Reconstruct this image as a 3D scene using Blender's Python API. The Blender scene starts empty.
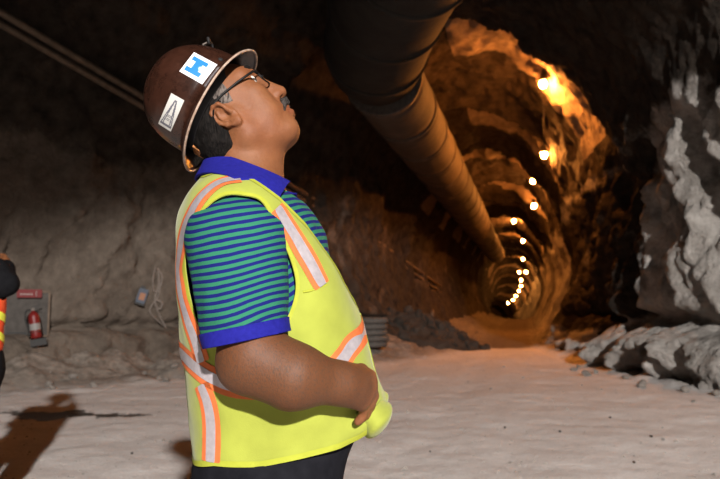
import bpy, bmesh, math, random
import numpy as np
from mathutils import Vector, Matrix
from mathutils.bvhtree import BVHTree

random.seed(7); np.random.seed(7)
scene = bpy.context.scene
col = scene.collection

# ------------------------------------------------------------------ camera, world, light
F_PX, CAM_Z = 700.0, 1.25
PITCH = math.atan(63.5 / F_PX)
cam_d = bpy.data.cameras.new('camera'); cam = bpy.data.objects.new('camera', cam_d); col.objects.link(cam)
cam.location = (0, 0, CAM_Z); cam.rotation_euler = (math.pi/2 + PITCH, 0, 0)
cam_d.lens = 35; cam_d.sensor_width = 36; cam_d.clip_start = .05; cam_d.clip_end = 400
cam_d.dof.use_dof = True; cam_d.dof.focus_distance = 1.44; cam_d.dof.aperture_fstop = 6.3
scene.camera = cam

world = bpy.data.worlds.new('world'); scene.world = world; world.use_nodes = True
bg = world.node_tree.nodes['Background']; bg.inputs[0].default_value = (1, .72, .5, 1); bg.inputs[1].default_value = .002

def spot(name, loc, az, pitch, half, power, color, blend=.12, size=.22, roll=0, flat=1.0):
    l = bpy.data.lights.new(name, 'SPOT'); l.energy = power; l.color = color
    l.spot_size = math.radians(half*2); l.spot_blend = blend; l.shadow_soft_size = size
    o = bpy.data.objects.new(name, l); col.objects.link(o); o.location = loc
    a, p = math.radians(az), math.radians(pitch)
    d = Vector((math.sin(a)*math.cos(p), math.cos(a)*math.cos(p), -math.sin(p)))
    o.rotation_euler = (d.to_track_quat('-Z', 'Y') @ Matrix.Rotation(math.radians(roll), 3, 'Z').to_quaternion()).to_euler()
    o.scale = (1, flat, 1)
    return o
# work light of the junction chamber, on a mast behind the photographer: a wide flat flood tilted down
spot('work_floodlight', (3.2, -13.0, 7.0), 0, 22.0, 38, 28000, (1.0, .95, .915), .20, .22, 14.5, .42)

scene.cycles.diffuse_bounces = 1
vs = scene.view_settings
scene.display_settings.display_device = 'sRGB'
vs.view_transform = 'Standard'; vs.look = 'None'; vs.exposure = 0.0; vs.gamma = 1.0; vs.use_curve_mapping = False

# ------------------------------------------------------------------ helpers
def ray(px, py):
    u = (px - 360.0)/F_PX; v = -(py - 239.5)/F_PX
    c, s = math.cos(PITCH), math.sin(PITCH)
    return np.array([u, c - s*v, s + c*v])
def P(px, py, Y):
    r = ray(px, py); t = Y/r[1]
    return np.array([r[0]*t, Y, CAM_Z + r[2]*t])

_perm = np.random.RandomState(3).permutation(256); _perm = np.concatenate([_perm, _perm, _perm])
_grad = np.random.RandomState(5).normal(size=(256, 3)); _grad /= np.linalg.norm(_grad, axis=1)[:, None]
def perlin(x, y, z):
    x, y, z = np.broadcast_arrays(np.asarray(x, float), np.asarray(y, float), np.asarray(z, float))
    xi, yi, zi = np.floor(x).astype(int), np.floor(y).astype(int), np.floor(z).astype(int)
    xf, yf, zf = x-xi, y-yi, z-zi
    fade = lambda t: t*t*t*(t*(t*6-15)+10)
    u, v, w = fade(xf), fade(yf), fade(zf)
    xi &= 255; yi &= 255; zi &= 255
    def g(dx, dy, dz):
        h = _perm[_perm[_perm[(xi+dx) & 255] + ((yi+dy) & 255)] + ((zi+dz) & 255)]
        gr = _grad[h]
        return gr[..., 0]*(xf-dx) + gr[..., 1]*(yf-dy) + gr[..., 2]*(zf-dz)
    l = lambda a, b, t: a + t*(b-a)
    x00 = l(g(0,0,0), g(1,0,0), u); x10 = l(g(0,1,0), g(1,1,0), u)
    x01 = l(g(0,0,1), g(1,0,1), u); x11 = l(g(0,1,1), g(1,1,1), u)
    return l(l(x00, x10, v), l(x01, x11, v), w)*1.6
def fbm(x, y, z, oct=4, gain=.5):
    s, a = 0, 1.0
    for i in range(oct):
        s = s + a*perlin(x*2**i + 17.3*i, y*2**i + 5.1*i, z*2**i + 9.7*i); a *= gain
    return s
def ridged(x, y, z, oct=4):
    s, a = 0, 1.0
    for i in range(oct):
        s = s + a*(1-2*np.abs(perlin(x*2**i + 31.3*i, y*2**i + 3.1*i, z*2**i + 7.7*i))); a *= .5
    return s

def new_mat(name, base=(.5,.5,.5), rough=.7, metal=0, spec=.3):
    m = bpy.data.materials.new(name); m.use_nodes = True
    b = m.node_tree.nodes['Principled BSDF']
    b.inputs['Base Color'].default_value = (*base, 1); b.inputs['Roughness'].default_value = rough
    b.inputs['Metallic'].default_value = metal; b.inputs['Specular IOR Level'].default_value = spec
    return m
class NT:
    def __init__(s, m): s.m = m; s.t = m.node_tree; s.b = s.t.nodes['Principled BSDF']
    def n(s, typ, **kw):
        nd = s.t.nodes.new(typ)
        for k, v in kw.items():
            if k.startswith('i_'):
                key = k[2:]; key = int(key) if key.isdigit() else key
                nd.inputs[key].default_value = v
            else: setattr(nd, k, v)
        return nd
    def l(s, a, b): s.t.links.new(a, b)
    def coord(s, kind='Object'): return s.n('ShaderNodeTexCoord').outputs[kind]
    def noise(s, scale, detail=5, rough=.55, vec=None, dist=0):
        nd = s.n('ShaderNodeTexNoise'); nd.inputs['Scale'].default_value = scale
        nd.inputs['Detail'].default_value = detail; nd.inputs['Roughness'].default_value = rough
        nd.inputs['Distortion'].default_value = dist
        s.l(vec if vec is not None else s.coord(), nd.inputs['Vector']); return nd.outputs['Fac']
    def ramp(s, fac, stops):
        r = s.n('ShaderNodeValToRGB'); e = r.color_ramp.elements
        while len(e) < len(stops): e.new(.5)
        for k, (p, c) in enumerate(stops): e[k].position = p; e[k].color = (*c, 1)
        s.l(fac, r.inputs[0]); return r.outputs[0]
    def mix(s, fac, a, b, typ='MIX'):
        nd = s.n('ShaderNodeMix', data_type='RGBA', blend_type=typ)
        for i, v in ((0, fac), (6, a), (7, b)):
            if isinstance(v, (int, float)): nd.inputs[i].default_value = v
            elif isinstance(v, tuple): nd.inputs[i].default_value = (*v, 1)
            else: s.l(v, nd.inputs[i])
        return nd.outputs[2]
    def math(s, op, a, b=None):
        nd = s.n('ShaderNodeMath', operation=op)
        for i, v in ((0, a), (1, b)):
            if v is None: continue
            if isinstance(v, (int, float)): nd.inputs[i].default_value = v
            else: s.l(v, nd.inputs[i])
        return nd.outputs[0]
    def bump(s, h, strength=.3, dist=.02):
        nd = s.n('ShaderNodeBump'); nd.inputs['Strength'].default_value = strength; nd.inputs['Distance'].default_value = dist
        s.l(h, nd.inputs['Height']); s.l(nd.outputs[0], s.b.inputs['Normal'])
    def color(s, c): s.l(c, s.b.inputs['Base Color'])

def noisy_mat(name, c1, c2, scale=6, rough=.8, metal=0, spec=.3, bump=.3, bdist=.01, bscale=None):
    m = new_mat(name, c1, rough, metal, spec); k = NT(m)
    k.color(k.ramp(k.noise(scale), [(.3, c1), (.7, c2)]))
    if bump: k.bump(k.noise(bscale or scale*4), bump, bdist)
    return m

def mesh_obj(name, verts, faces, mat=None, parent=None, smooth=True, loc=None):
    me = bpy.data.meshes.new(name)
    me.from_pydata([tuple(map(float, v)) for v in verts], [], [tuple(map(int, f)) for f in faces]); me.update()
    if smooth: me.polygons.foreach_set('use_smooth', np.ones(len(me.polygons), bool))
    o = bpy.data.objects.new(name, me); col.objects.link(o)
    if mat:
        for m in (mat if isinstance(mat, (list, tuple)) else [mat]): me.materials.append(m)
    if parent: o.parent = parent
    if loc is not None: o.location = loc
    return o
def np_mesh(name, V, Fq, mat, parent=None, smooth=True):
    """fast mesh from arrays: V (n,3), Fq (m,3|4)"""
    me = bpy.data.meshes.new(name); n, k = len(Fq), Fq.shape[1]
    me.vertices.add(len(V)); me.vertices.foreach_set('co', np.ascontiguousarray(V, np.float32).ravel())
    me.loops.add(n*k); me.loops.foreach_set('vertex_index', np.ascontiguousarray(Fq, np.int32).ravel())
    me.polygons.add(n); me.polygons.foreach_set('loop_start', np.arange(0, n*k, k, dtype=np.int32))
    me.polygons.foreach_set('use_smooth', np.full(n, smooth, bool))
    me.update(calc_edges=True); me.validate()
    o = bpy.data.objects.new(name, me); col.objects.link(o)
    for m in (mat if isinstance(mat, (list, tuple)) else [mat]): me.materials.append(m)
    if parent: o.parent = parent
    return o
def attr(o, name, vals):
    a = o.data.attributes.new(name, 'FLOAT', 'POINT'); a.data.foreach_set('value', np.asarray(vals, np.float32))
def tag(o, label=None, cat=None, group=None, kind=None):
    for k, v in (('label', label), ('category', cat), ('group', group), ('kind', kind)):
        if v: o[k] = v
    return o
def empty(name, loc=(0,0,0), rot=(0,0,0)):
    o = bpy.data.objects.new(name, None); col.objects.link(o); o.location = loc; o.rotation_euler = rot; o.empty_display_size = .1
    return o
def solidify(o, t, offset=-1):
    m = o.modifiers.new('thickness', 'SOLIDIFY'); m.thickness = t; m.offset = offset
def tube(pts, rad, n=8, closed=False, caps=True):
    pts = [np.asarray(p, float) for p in pts]; rad = rad if hasattr(rad, '__len__') else [rad]*len(pts)
    V, Fc = [], []; N = len(pts); up = None
    for i, p in enumerate(pts):
        a = pts[i-1] if (i > 0 or closed) else p; b = pts[(i+1) % N] if (i < N-1 or closed) else p
        t = b - a; t = t/np.linalg.norm(t)
        if up is None:
            up = np.array([0, 0, 1.]) if abs(t[2]) < .9 else np.array([1., 0, 0])
        s = np.cross(t, up); s /= np.linalg.norm(s); up = np.cross(s, t)
        for k in range(n):
            an = 2*math.pi*k/n; V.append(p + rad[i]*(math.cos(an)*s + math.sin(an)*up))
    for i in range(N if closed else N-1):
        for k in range(n):
            a = i*n+k; b = i*n+(k+1) % n; c = ((i+1) % N)*n+(k+1) % n; d = ((i+1) % N)*n+k
            Fc.append((a, b, c, d))
    if caps and not closed:
        Fc.append(tuple(range(n-1, -1, -1))); Fc.append(tuple((N-1)*n+k for k in range(n)))
    return V, Fc
def tube_obj(name, pts, rad, mat, parent=None, n=8, closed=False):
    V, Fc = tube(pts, rad, n, closed); return mesh_obj(name, V, Fc, mat, parent)
def lathe(prof, n=24, cap=True):
    V, Fc = [], []
    for r, z in prof:
        for k in range(n):
            a = 2*math.pi*k/n; V.append((r*math.cos(a), r*math.sin(a), z))
    for i in range(len(prof)-1):
        for k in range(n):
            Fc.append((i*n+k, i*n+(k+1) % n, (i+1)*n+(k+1) % n, (i+1)*n+k))
    if cap:
        Fc.append(tuple(range(n-1, -1, -1))); Fc.append(tuple((len(prof)-1)*n+k for k in range(n)))
    return V, Fc
def box_obj(name, size, mat, parent=None, loc=(0,0,0), rot=(0,0,0), bevel=.004):
    bm = bmesh.new(); bmesh.ops.create_cube(bm, size=1)
    for v in bm.verts: v.co = Vector((v.co.x*size[0], v.co.y*size[1], v.co.z*size[2]))
    if bevel: bmesh.ops.bevel(bm, geom=bm.edges[:], offset=bevel, segments=2, affect='EDGES')
    me = bpy.data.meshes.new(name); bm.to_mesh(me); bm.free()
    o = bpy.data.objects.new(name, me); col.objects.link(o); me.materials.append(mat)
    o.location = loc; o.rotation_euler = rot
    if parent: o.parent = parent
    return o

# ---- signed-distance sculpting -> mesh (surface nets on a rectilinear grid)
def smin(a, b, k):
    if k <= 0: return np.minimum(a, b)
    h = np.maximum(k - np.abs(a-b), 0)/k
    return np.minimum(a, b) - h*h*k*.25
class Sdf:
    def __init__(s, xs, ys, zs):
        s.ax = [np.asarray(a, np.float32) for a in (xs, ys, zs)]
        s.F = np.full([len(a) for a in s.ax], .5, np.float32)
    def sub(s, lo, hi):
        sl = tuple(slice(int(np.searchsorted(a, l)), int(np.searchsorted(a, h))) for a, l, h in zip(s.ax, lo, hi))
        X = s.ax[0][sl[0]][:, None, None]; Y = s.ax[1][sl[1]][None, :, None]; Z = s.ax[2][sl[2]][None, None, :]
        return sl, X, Y, Z
    def apply(s, fn, lo, hi, k, cut=False):
        sl, X, Y, Z = s.sub(lo, hi)
        if 0 in s.F[sl].shape: return
        d = fn(X, Y, Z).astype(np.float32)
        s.F[sl] = -smin(-s.F[sl], d, k) if cut else smin(s.F[sl], d, k)
    def cone(s, a, b, ra, rb, k=.02, cut=False):
        a, b = np.asarray(a, float), np.asarray(b, float); ab = b-a; L = max(ab@ab, 1e-9); m = max(ra, rb)+k+.02
        def fn(X, Y, Z):
            t = np.clip(((X-a[0])*ab[0] + (Y-a[1])*ab[1] + (Z-a[2])*ab[2])/L, 0, 1)
            return np.sqrt((X-a[0]-t*ab[0])**2 + (Y-a[1]-t*ab[1])**2 + (Z-a[2]-t*ab[2])**2) - (ra + (rb-ra)*t)
        s.apply(fn, np.minimum(a, b)-m, np.maximum(a, b)+m, k, cut)
    def ell(s, c, r, R=None, k=.02, cut=False):
        """ellipsoid; R rows are the axes of its own frame"""
        c = np.asarray(c, float); R = np.eye(3) if R is None else np.asarray(R); m = max(r)+k+.02
        def fn(X, Y, Z):
            dx, dy, dz = X-c[0], Y-c[1], Z-c[2]; k0 = 0; k1 = 0
            for i in range(3):
                q = (R[i][0]*dx + R[i][1]*dy + R[i][2]*dz)/r[i]; k0 = k0 + q*q; k1 = k1 + (q/r[i])**2
            k0 = np.sqrt(k0); k1 = np.sqrt(k1)+1e-9
            return k0*(k0-1)/k1
        s.apply(fn, c-m, c+m, k, cut)
    def mesh(s):
        F = s.F; ins = F < 0
        nx, ny, nz = F.shape
        cnt = np.zeros((nx-1, ny-1, nz-1), np.uint8); corners = []
        for dx in (0, 1):
            for dy in (0, 1):
                for dz in (0, 1):
                    corners.append((dx, dy, dz)); cnt += ins[dx:nx-1+dx, dy:ny-1+dy, dz:nz-1+dz]
        act = np.argwhere((cnt > 0) & (cnt < 8))
        idx = np.full(cnt.shape, -1, np.int32); idx[act[:, 0], act[:, 1], act[:, 2]] = np.arange(len(act))
        val = np.stack([F[act[:, 0]+c[0], act[:, 1]+c[1], act[:, 2]+c[2]] for c in corners], 1)
        pos = np.stack([np.stack([s.ax[a][act[:, a]+c[a]] for a in range(3)], 1) for c in corners], 1)
        acc = np.zeros((len(act), 3)); nn = np.zeros(len(act))
        for i in range(8):
            for j in range(i+1, 8):
                if sum(abs(corners[i][a]-corners[j][a]) for a in range(3)) != 1: continue
                vi, vj = val[:, i], val[:, j]; m = (vi < 0) != (vj < 0)
                t = np.where(m, vi/np.where(m, vi-vj, 1), 0)[:, None]
                acc += np.where(m[:, None], pos[:, i] + t*(pos[:, j]-pos[:, i]), 0); nn += m
        V = acc/nn[:, None]
        faces = []
        for a in range(3):
            b, c = (a+1) % 3, (a+2) % 3
            sl0 = [slice(None)]*3; sl1 = [slice(None)]*3; sl0[a] = slice(0, -1); sl1[a] = slice(1, None)
            A, B = ins[tuple(sl0)], ins[tuple(sl1)]
            e = np.argwhere(A != B); ok = (e[:, b] > 0) & (e[:, c] > 0) & (e[:, b] < F.shape[b]-1) & (e[:, c] < F.shape[c]-1)
            e = e[ok]; flip = A[e[:, 0], e[:, 1], e[:, 2]]
            def cell(db, dc):
                q = e.copy(); q[:, b] -= db; q[:, c] -= dc; return idx[q[:, 0], q[:, 1], q[:, 2]]
            q = np.stack([cell(1, 1), cell(0, 1), cell(0, 0), cell(1, 0)], 1)
            q[~flip] = q[~flip][:, ::-1]
            faces.append(q)
        return V, np.concatenate(faces)
def tri(Q): return np.concatenate([Q[:, [0, 1, 2]], Q[:, [0, 2, 3]]]) if Q.shape[1] == 4 else Q
def clip(V, T, g):
    """keep the part of a triangle mesh where the field g < 0, cutting along g = 0"""
    V = np.asarray(V, float); ins = g < 0; n = ins[T].sum(1)
    out = [T[n == 3]]; newV = []; cache = {}; extra = []
    def cut(i, j):
        key = (i, j) if i < j else (j, i)
        if key not in cache:
            t = g[i]/(g[i]-g[j]); cache[key] = len(V)+len(newV); newV.append(V[i] + t*(V[j]-V[i]))
        return cache[key]
    for t in T[(n == 1) | (n == 2)]:
        poly = []
        for a in range(3):
            i, j = int(t[a]), int(t[(a+1) % 3])
            if ins[i]: poly.append(i)
            if ins[i] != ins[j]: poly.append(cut(i, j))
        for q in range(1, len(poly)-1): extra.append((poly[0], poly[q], poly[q+1]))
    T2 = np.concatenate(out + ([np.array(extra, int)] if extra else []))
    V2 = np.concatenate([V, np.array(newV)]) if newV else V
    if len(T2) == 0: return np.zeros((0, 3)), T2.astype(int)
    used = np.unique(T2); mp = np.full(len(V2), -1); mp[used] = np.arange(len(used))
    return V2[used], mp[T2]
def polyline_dist(V, pts):
    d = np.full(len(V), 9.0)
    for a, b in zip(pts[:-1], pts[1:]):
        ab = b-a; t = np.clip(((V-a)@ab)/max(ab@ab, 1e-9), 0, 1)
        d = np.minimum(d, np.linalg.norm(V-a-t[:, None]*ab, axis=1))
    return d
def smooth_line(pts, n=60, closed=False):
    """Catmull-Rom through the points"""
    pts = np.asarray(pts, float); N = len(pts); out = []
    segs = N if closed else N-1
    per = max(2, n//segs)
    for i in range(segs):
        p0 = pts[(i-1) % N] if (closed or i > 0) else 2*pts[0]-pts[1]
        p1 = pts[i]; p2 = pts[(i+1) % N]; p3 = pts[(i+2) % N] if (closed or i < N-2) else 2*pts[-1]-pts[-2]
        for k in range(per):
            t = k/per
            out.append(.5*((2*p1) + (-p0+p2)*t + (2*p0-5*p1+4*p2-p3)*t*t + (-p0+3*p1-3*p2+p3)*t**3))
    if not closed: out.append(pts[-1])
    return np.array(out)
def poly_sd(x, z, poly):
    """signed distance to a closed polygon in a plane, negative inside"""
    d = np.full(x.shape, 1e9); inside = np.zeros(x.shape, bool); n = len(poly)
    for i in range(n):
        a, b = poly[i], poly[(i+1) % n]; e = b-a
        t = np.clip(((x-a[0])*e[0] + (z-a[1])*e[1])/max(e@e, 1e-12), 0, 1)
        d = np.minimum(d, np.hypot(x-a[0]-t*e[0], z-a[1]-t*e[1]))
        c = ((a[1] > z) != (b[1] > z)); xi = a[0] + (z-a[1])*(b[0]-a[0])/np.where(abs(b[1]-a[1]) < 1e-12, 1e-12, b[1]-a[1])
        inside ^= c & (x < xi)
    return np.where(inside, -d, d)

# ------------------------------------------------------------------ materials of the place
def rock_material(name, pale, mid, dark, bump=.6, bd=.12):
    m = new_mat(name, mid, .93, 0, .15); k = NT(m); co = k.coord()
    mp = k.n('ShaderNodeMapping'); mp.inputs['Scale'].default_value = (1, 1, .45); k.l(co, mp.inputs[0])
    n1 = k.noise(.55, 8, .6, mp.outputs[0]); n2 = k.noise(5, 8, .65, co)
    c = k.ramp(n1, [(.32, dark), (.5, mid), (.68, pale)])
    c = k.mix(.5, c, k.ramp(n2, [(.3, dark), (.55, mid), (.75, pale)]))
    k.color(c)
    h = k.math('ADD', k.noise(3.5, 10, .68, co), k.math('MULTIPLY', k.noise(16, 8, .7, co), .4))
    k.bump(h, bump, bd)
    return m
def with_wall_shade(m):
    """shade painted into the rock colour where little light falls, with a ragged edge"""
    k = NT(m); co = k.coord(); at = k.n('ShaderNodeAttribute', attribute_name='wall_shade')
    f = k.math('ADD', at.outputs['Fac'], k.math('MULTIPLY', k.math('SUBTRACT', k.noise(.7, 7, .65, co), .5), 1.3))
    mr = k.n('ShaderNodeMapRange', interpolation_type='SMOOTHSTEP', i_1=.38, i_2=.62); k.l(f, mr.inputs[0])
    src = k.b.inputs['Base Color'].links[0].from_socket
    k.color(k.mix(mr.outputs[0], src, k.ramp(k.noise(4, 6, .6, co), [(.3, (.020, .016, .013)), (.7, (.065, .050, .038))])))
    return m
ROCK = with_wall_shade(rock_material('brown_limestone', (.23, .185, .148), (.135, .107, .084), (.045, .034, .026), .75))
ROCK_R = with_wall_shade(rock_material('pale_spalled_limestone', (.78, .74, .69), (.46, .425, .385), (.12, .104, .088), .95, .2))
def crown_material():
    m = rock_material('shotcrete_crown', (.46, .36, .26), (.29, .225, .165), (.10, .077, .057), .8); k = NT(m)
    # shade painted into the shotcrete before each lip and over the unlit roof, ragged
    at = k.n('ShaderNodeAttribute', attribute_name='crown_shade'); co = k.coord()
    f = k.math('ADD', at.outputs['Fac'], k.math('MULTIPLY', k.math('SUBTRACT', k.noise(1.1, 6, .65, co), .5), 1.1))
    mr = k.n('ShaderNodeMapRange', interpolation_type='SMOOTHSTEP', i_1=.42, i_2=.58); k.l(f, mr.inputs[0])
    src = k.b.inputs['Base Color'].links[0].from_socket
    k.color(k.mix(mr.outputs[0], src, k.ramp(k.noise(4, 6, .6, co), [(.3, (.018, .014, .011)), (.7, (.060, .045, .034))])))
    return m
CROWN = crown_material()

def floor_material():
    m = new_mat('dusty_mine_floor', (.5, .46, .43), .9, 0, .2); k = NT(m); co = k.coord()
    sx = k.n('ShaderNodeSeparateXYZ'); k.l(co, sx.inputs[0])
    big = k.noise(.35, 6, .6, co); fine = k.noise(9, 8, .65, co); grit = k.noise(60, 4, .6, co)
    c = k.ramp(big, [(.3, (.58, .54, .51)), (.7, (.72, .675, .64))])
    c = k.mix(.35, c, k.ramp(fine, [(.3, (.34, .31, .29)), (.65, (.64, .60, .57))]))
    c = k.mix(.25, c, k.ramp(grit, [(.32, (.22, .19, .17)), (.5, (.6, .55, .51))]))
    # floodlight cut-off painted into the floor: colour turns dark brown, with a ragged edge
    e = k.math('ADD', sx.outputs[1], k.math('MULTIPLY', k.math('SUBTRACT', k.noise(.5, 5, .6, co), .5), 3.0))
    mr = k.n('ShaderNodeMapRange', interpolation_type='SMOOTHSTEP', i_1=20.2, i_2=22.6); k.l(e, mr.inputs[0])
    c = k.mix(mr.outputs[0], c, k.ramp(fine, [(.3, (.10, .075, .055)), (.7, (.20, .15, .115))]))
    bk = k.n('ShaderNodeAttribute', attribute_name='bank')
    bf = k.n('ShaderNodeMapRange', interpolation_type='SMOOTHSTEP', i_1=.25, i_2=.75); k.l(k.math('ADD', bk.outputs['Fac'], k.math('MULTIPLY', k.math('SUBTRACT', fine, .5), .6)), bf.inputs[0])
    c = k.mix(bf.outputs[0], c, k.ramp(fine, [(.3, (.10, .082, .066)), (.7, (.29, .245, .205))]))
    # spilled water: a ragged damp patch by the left wall
    dx = k.math('MULTIPLY', k.math('SUBTRACT', sx.outputs[0], -3.35), .70)
    dy = k.math('MULTIPLY', k.math('SUBTRACT', sx.outputs[1], 8.05), 2.1)
    r = k.math('SQRT', k.math('ADD', k.math('MULTIPLY', dx, dx), k.math('MULTIPLY', dy, dy)))
    r = k.math('ADD', r, k.math('MULTIPLY', k.math('SUBTRACT', k.noise(2.2, 7, .7, co), .5), 2.6))
    wet = k.n('ShaderNodeMapRange', interpolation_type='SMOOTHSTEP', i_1=.62, i_2=.42); k.l(r, wet.inputs[0])
    c = k.mix(wet.outputs[0], c, (.05, .042, .035))
    k.color(c)
    rr = k.n('ShaderNodeMapRange', i_3=.92, i_4=.45); k.l(wet.outputs[0], rr.inputs[0]); k.l(rr.outputs[0], k.b.inputs['Roughness'])
    k.bump(k.math('ADD', k.noise(2.2, 8, .65, co), k.math('MULTIPLY', k.noise(24, 6, .7, co), .25)), .55, .06)
    return m
FLOOR = floor_material()

# ------------------------------------------------------------------ the tunnel: plan tables (d = distance along the view axis)
D  = np.array([-14, 2, 6, 9, 11, 12.5, 14, 16, 18.6, 22, 24, 60, 78, 90, 110, 125, 140])
CX = np.array([0, 0, 0, 0, .3, .8, 1.5, 2.4, 3.0, 3.75, 4.2, 12.66, 16.9, 19.4, 23.4, 25.2, 25.8])
HL = np.array([8.5, 8.5, 8.3, 7.6, 6.3, 5.6, 4.9, 4.2, 3.6, 3.3, 3.3, 3.3, 3.3, 3.3, 3.3, 3.3, 3.3])
HR = np.array([8.2, 8.0, 7.0, 5.9, 5.2, 4.7, 4.3, 3.8, 3.5, 3.3, 3.3, 3.3, 3.3, 3.3, 3.3, 3.3, 3.3])
PI_ = np.array([.03, .03, .03, .03, .05, .1, .17, .25, .32, .38, .4, .4, .4, .4, .4, .4, .4])
HH = np.array([8.8, 8.8, 8.6, 8.3, 8.0, 7.8, 7.6, 7.5, 7.4, 7.4, 7.4, 7.4, 7.4, 7.4, 7.4, 7.4, 7.4])
ZO = np.array([0, 0, 0, 0, 0, 0, 0, 0, 0, -.12, -.25, -.25, -.5, -1.2, -3.2, -5.2, -7.5])
tab = lambda T, d: np.interp(d, D, T)
LIPS = np.array([14.3, 21.6, 27.2, 34.0, 41.0, 48.0, 54.0, 61, 68, 75, 82, 90, 100, 110, 120, 130, 141])

def half_curve(NU, n=2.4, ratio=1.9):
    th = np.linspace(0, math.pi, 4001); c, s = np.cos(th), np.sin(th)
    x = np.sign(c)*np.abs(c)**(2/n); z = np.abs(s)**(2/n)
    L = np.concatenate([[0], np.cumsum(np.hypot(np.diff(x), np.diff(z)*ratio))]); t = np.linspace(0, L[-1], NU)
    return np.interp(t, L, x), np.interp(t, L, z)
NU = 300
ux, uz = half_curve(NU)
st = np.concatenate([np.arange(-14, 4, .5), np.arange(4, 8, .16), np.arange(8, 16, .055), np.arange(16, 24, .08), np.arange(24, 44, .14), np.arange(44, 140, .5)])
NS = len(st)
d2 = st[:, None] + 0*ux[None, :]; X2 = ux[None, :] + 0*d2; Z2 = uz[None, :] + 0*d2
hw = np.where(X2 > 0, tab(HR, d2), tab(HL, d2)); H = tab(HH, d2)
z = Z2*(H+.5) - .5
pin = 1 - tab(PI_, d2)*np.clip(1 - z/3.4, 0, 1)**2
# drill-round lips: every round starts wide and narrows to the next lip
dw = d2 + .55*fbm(X2*1.7, Z2*1.7, np.floor(d2/7)*0+d2*.12, 3)
i = np.clip(np.searchsorted(LIPS, dw.ravel()).reshape(dw.shape), 0, len(LIPS)-1)
lo = np.where(i > 0, LIPS[np.maximum(i-1, 0)], 8.0); hi = LIPS[i]
fr = np.clip((dw-lo)/(hi-lo), 0, 1)
amp = np.where(i > 0, .12, .0)
ks = 1 + amp*(1-fr)**.8*np.clip((z-1.8)/1.5, 0, 1) - np.where(i == 0, .05*np.clip((dw-12.8)/1.5, 0, 1), 0)
x = tab(CX, d2) + X2*hw*pin*ks
zz = (z+.5)*ks - .5 + 0
# outward direction for the rock relief
ox, oz = X2*1.0, np.clip(Z2-.25, 0, 1)*.9; on = np.hypot(ox, oz)+1e-6; ox /= on; oz /= on
yq = d2
side_r = np.clip((X2-.35)/.2, 0, 1)*np.clip((4.9-z)/1.0, 0, 1); side_l = np.clip((-X2-.35)/.2, 0, 1)*np.clip((4.9-z)/1, 0, 1)
near = np.clip((26-d2)/6, 0, 1)
rel = .30*fbm(x*.33, yq*.33, zz*.25, 3) + .13*fbm(x*1.1, yq*1.1, zz*.8+4, 4) + .045*ridged(x*3, yq*3, zz*2.2, 3)
# spalled, vertically fluted face of the right wall
rel = rel + side_r*near*(.34*fbm(x*.9+7, yq*.85, zz*.28, 3) - .17*ridged(x*1.7, yq*1.6, zz*.55+3, 4) - .05*ridged(x*5.5, yq*5.5, zz*2.2, 3) + .06)
rel = rel + side_l*near*(-.07*ridged(x*1.3, yq*1.3, zz*1.1, 3) + .07*fbm(x*3.2, yq*3.2, zz*2.8, 4) - .035*ridged(x*5, yq*5, zz*4, 3))
fine_r = (.06*fbm(x*3.4, yq*3.4, zz*2.4, 3) + .055*ridged(x*4.2+3, yq*4.2, zz*1.6, 3))*(1+1.0*np.clip((1.0-zz)/.3, 0, 1))
rel = rel + side_r*near*(fine_r + .03*fbm(x*8, yq*8, zz*5, 2))
benchf = np.clip((15.6-d2)/2.2, .0, 1)
wob = .10*fbm(yq*.5, 3.3, 0*yq, 2) + .10*fbm(yq*2.1, zz*1.5, x*2, 3)
rel = rel + side_r*near*np.clip((1.0-zz)/.3, 0, 1)*(.22*fbm(x*1.5, yq*1.6, zz*1.4+2, 4) + .10*ridged(x*2.6, yq*2.6, zz*2.0, 3))
rel = rel + side_r*near*(.42*np.exp(-((zz-.98-wob)/.13)**2) - (.34+.22*perlin(yq*.9, 2.2+0*yq, zz*.3))*benchf*np.clip((.80+wob-zz)/.20, 0, 1)*(1-.5*np.clip(-zz+.5, 0, 1)))
rel = rel + side_l*near*(.40*np.exp(-((zz-.84-.6*wob)/.07)**2) - .30*np.clip((.78+wob-zz)/.12, 0, 1))
# dark bedding seam crossing the crown of the first rounds
x = x + ox*rel; zz = zz + oz*rel
zz = zz + tab(ZO, d2)
yy = d2 + .10*fbm(x*1.3, yq*1.3, zz*1.3+9, 3)
GRID = np.stack([x, yy, zz], 2)
WALL_SHADE = np.where(X2 > 0, np.maximum(np.clip((zz-3.6)/1.6, 0, 1), np.clip((d2-11.2)/2.4, 0, .70)*np.clip((zz-.7)/.5 + np.clip((d2-14.2)/1.2, 0, 1), 0, 1)*np.clip((30-d2)/4, 0, 1)*np.clip((5.0-zz)/1.0, .0, 1)), np.maximum(np.clip((zz-3.0)/1.6, 0, 1), np.clip((d2-14.0)/2.5, 0, .66)))  # painted shade: high on both walls and deeper into the tunnel
CROWN_SHADE = np.where((i == 0) | ((X2 < -.12) & (d2 < 26)), 1.0, np.clip((fr-.48)/.16, 0, 1))  # painted shade: chamber roof, left of the crown, end of each round
TUN = {}
def shell(name, a, b, mat):
    G = GRID[:, a:b+1]; n = b+1-a
    I = np.arange(NS*n).reshape(NS, n)
    Q = np.stack([I[:-1, :-1], I[1:, :-1], I[1:, 1:], I[:-1, 1:]], 2).reshape(-1, 4)[:, ::-1]
    o = np_mesh(name, G.reshape(-1, 3), Q, mat); attr(o, 'crown_shade', CROWN_SHADE[:, a:b+1].ravel()); attr(o, 'wall_shade', WALL_SHADE[:, a:b+1].ravel()); o['kind'] = 'structure'
    TUN[name] = o; return o
iu = lambda v: int(v*(NU-1))
shell('wall_right', 0, iu(.27), ROCK_R); shell('ceiling', iu(.27), iu(.72), CROWN); shell('wall_left', iu(.72), NU-1, ROCK)
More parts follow.
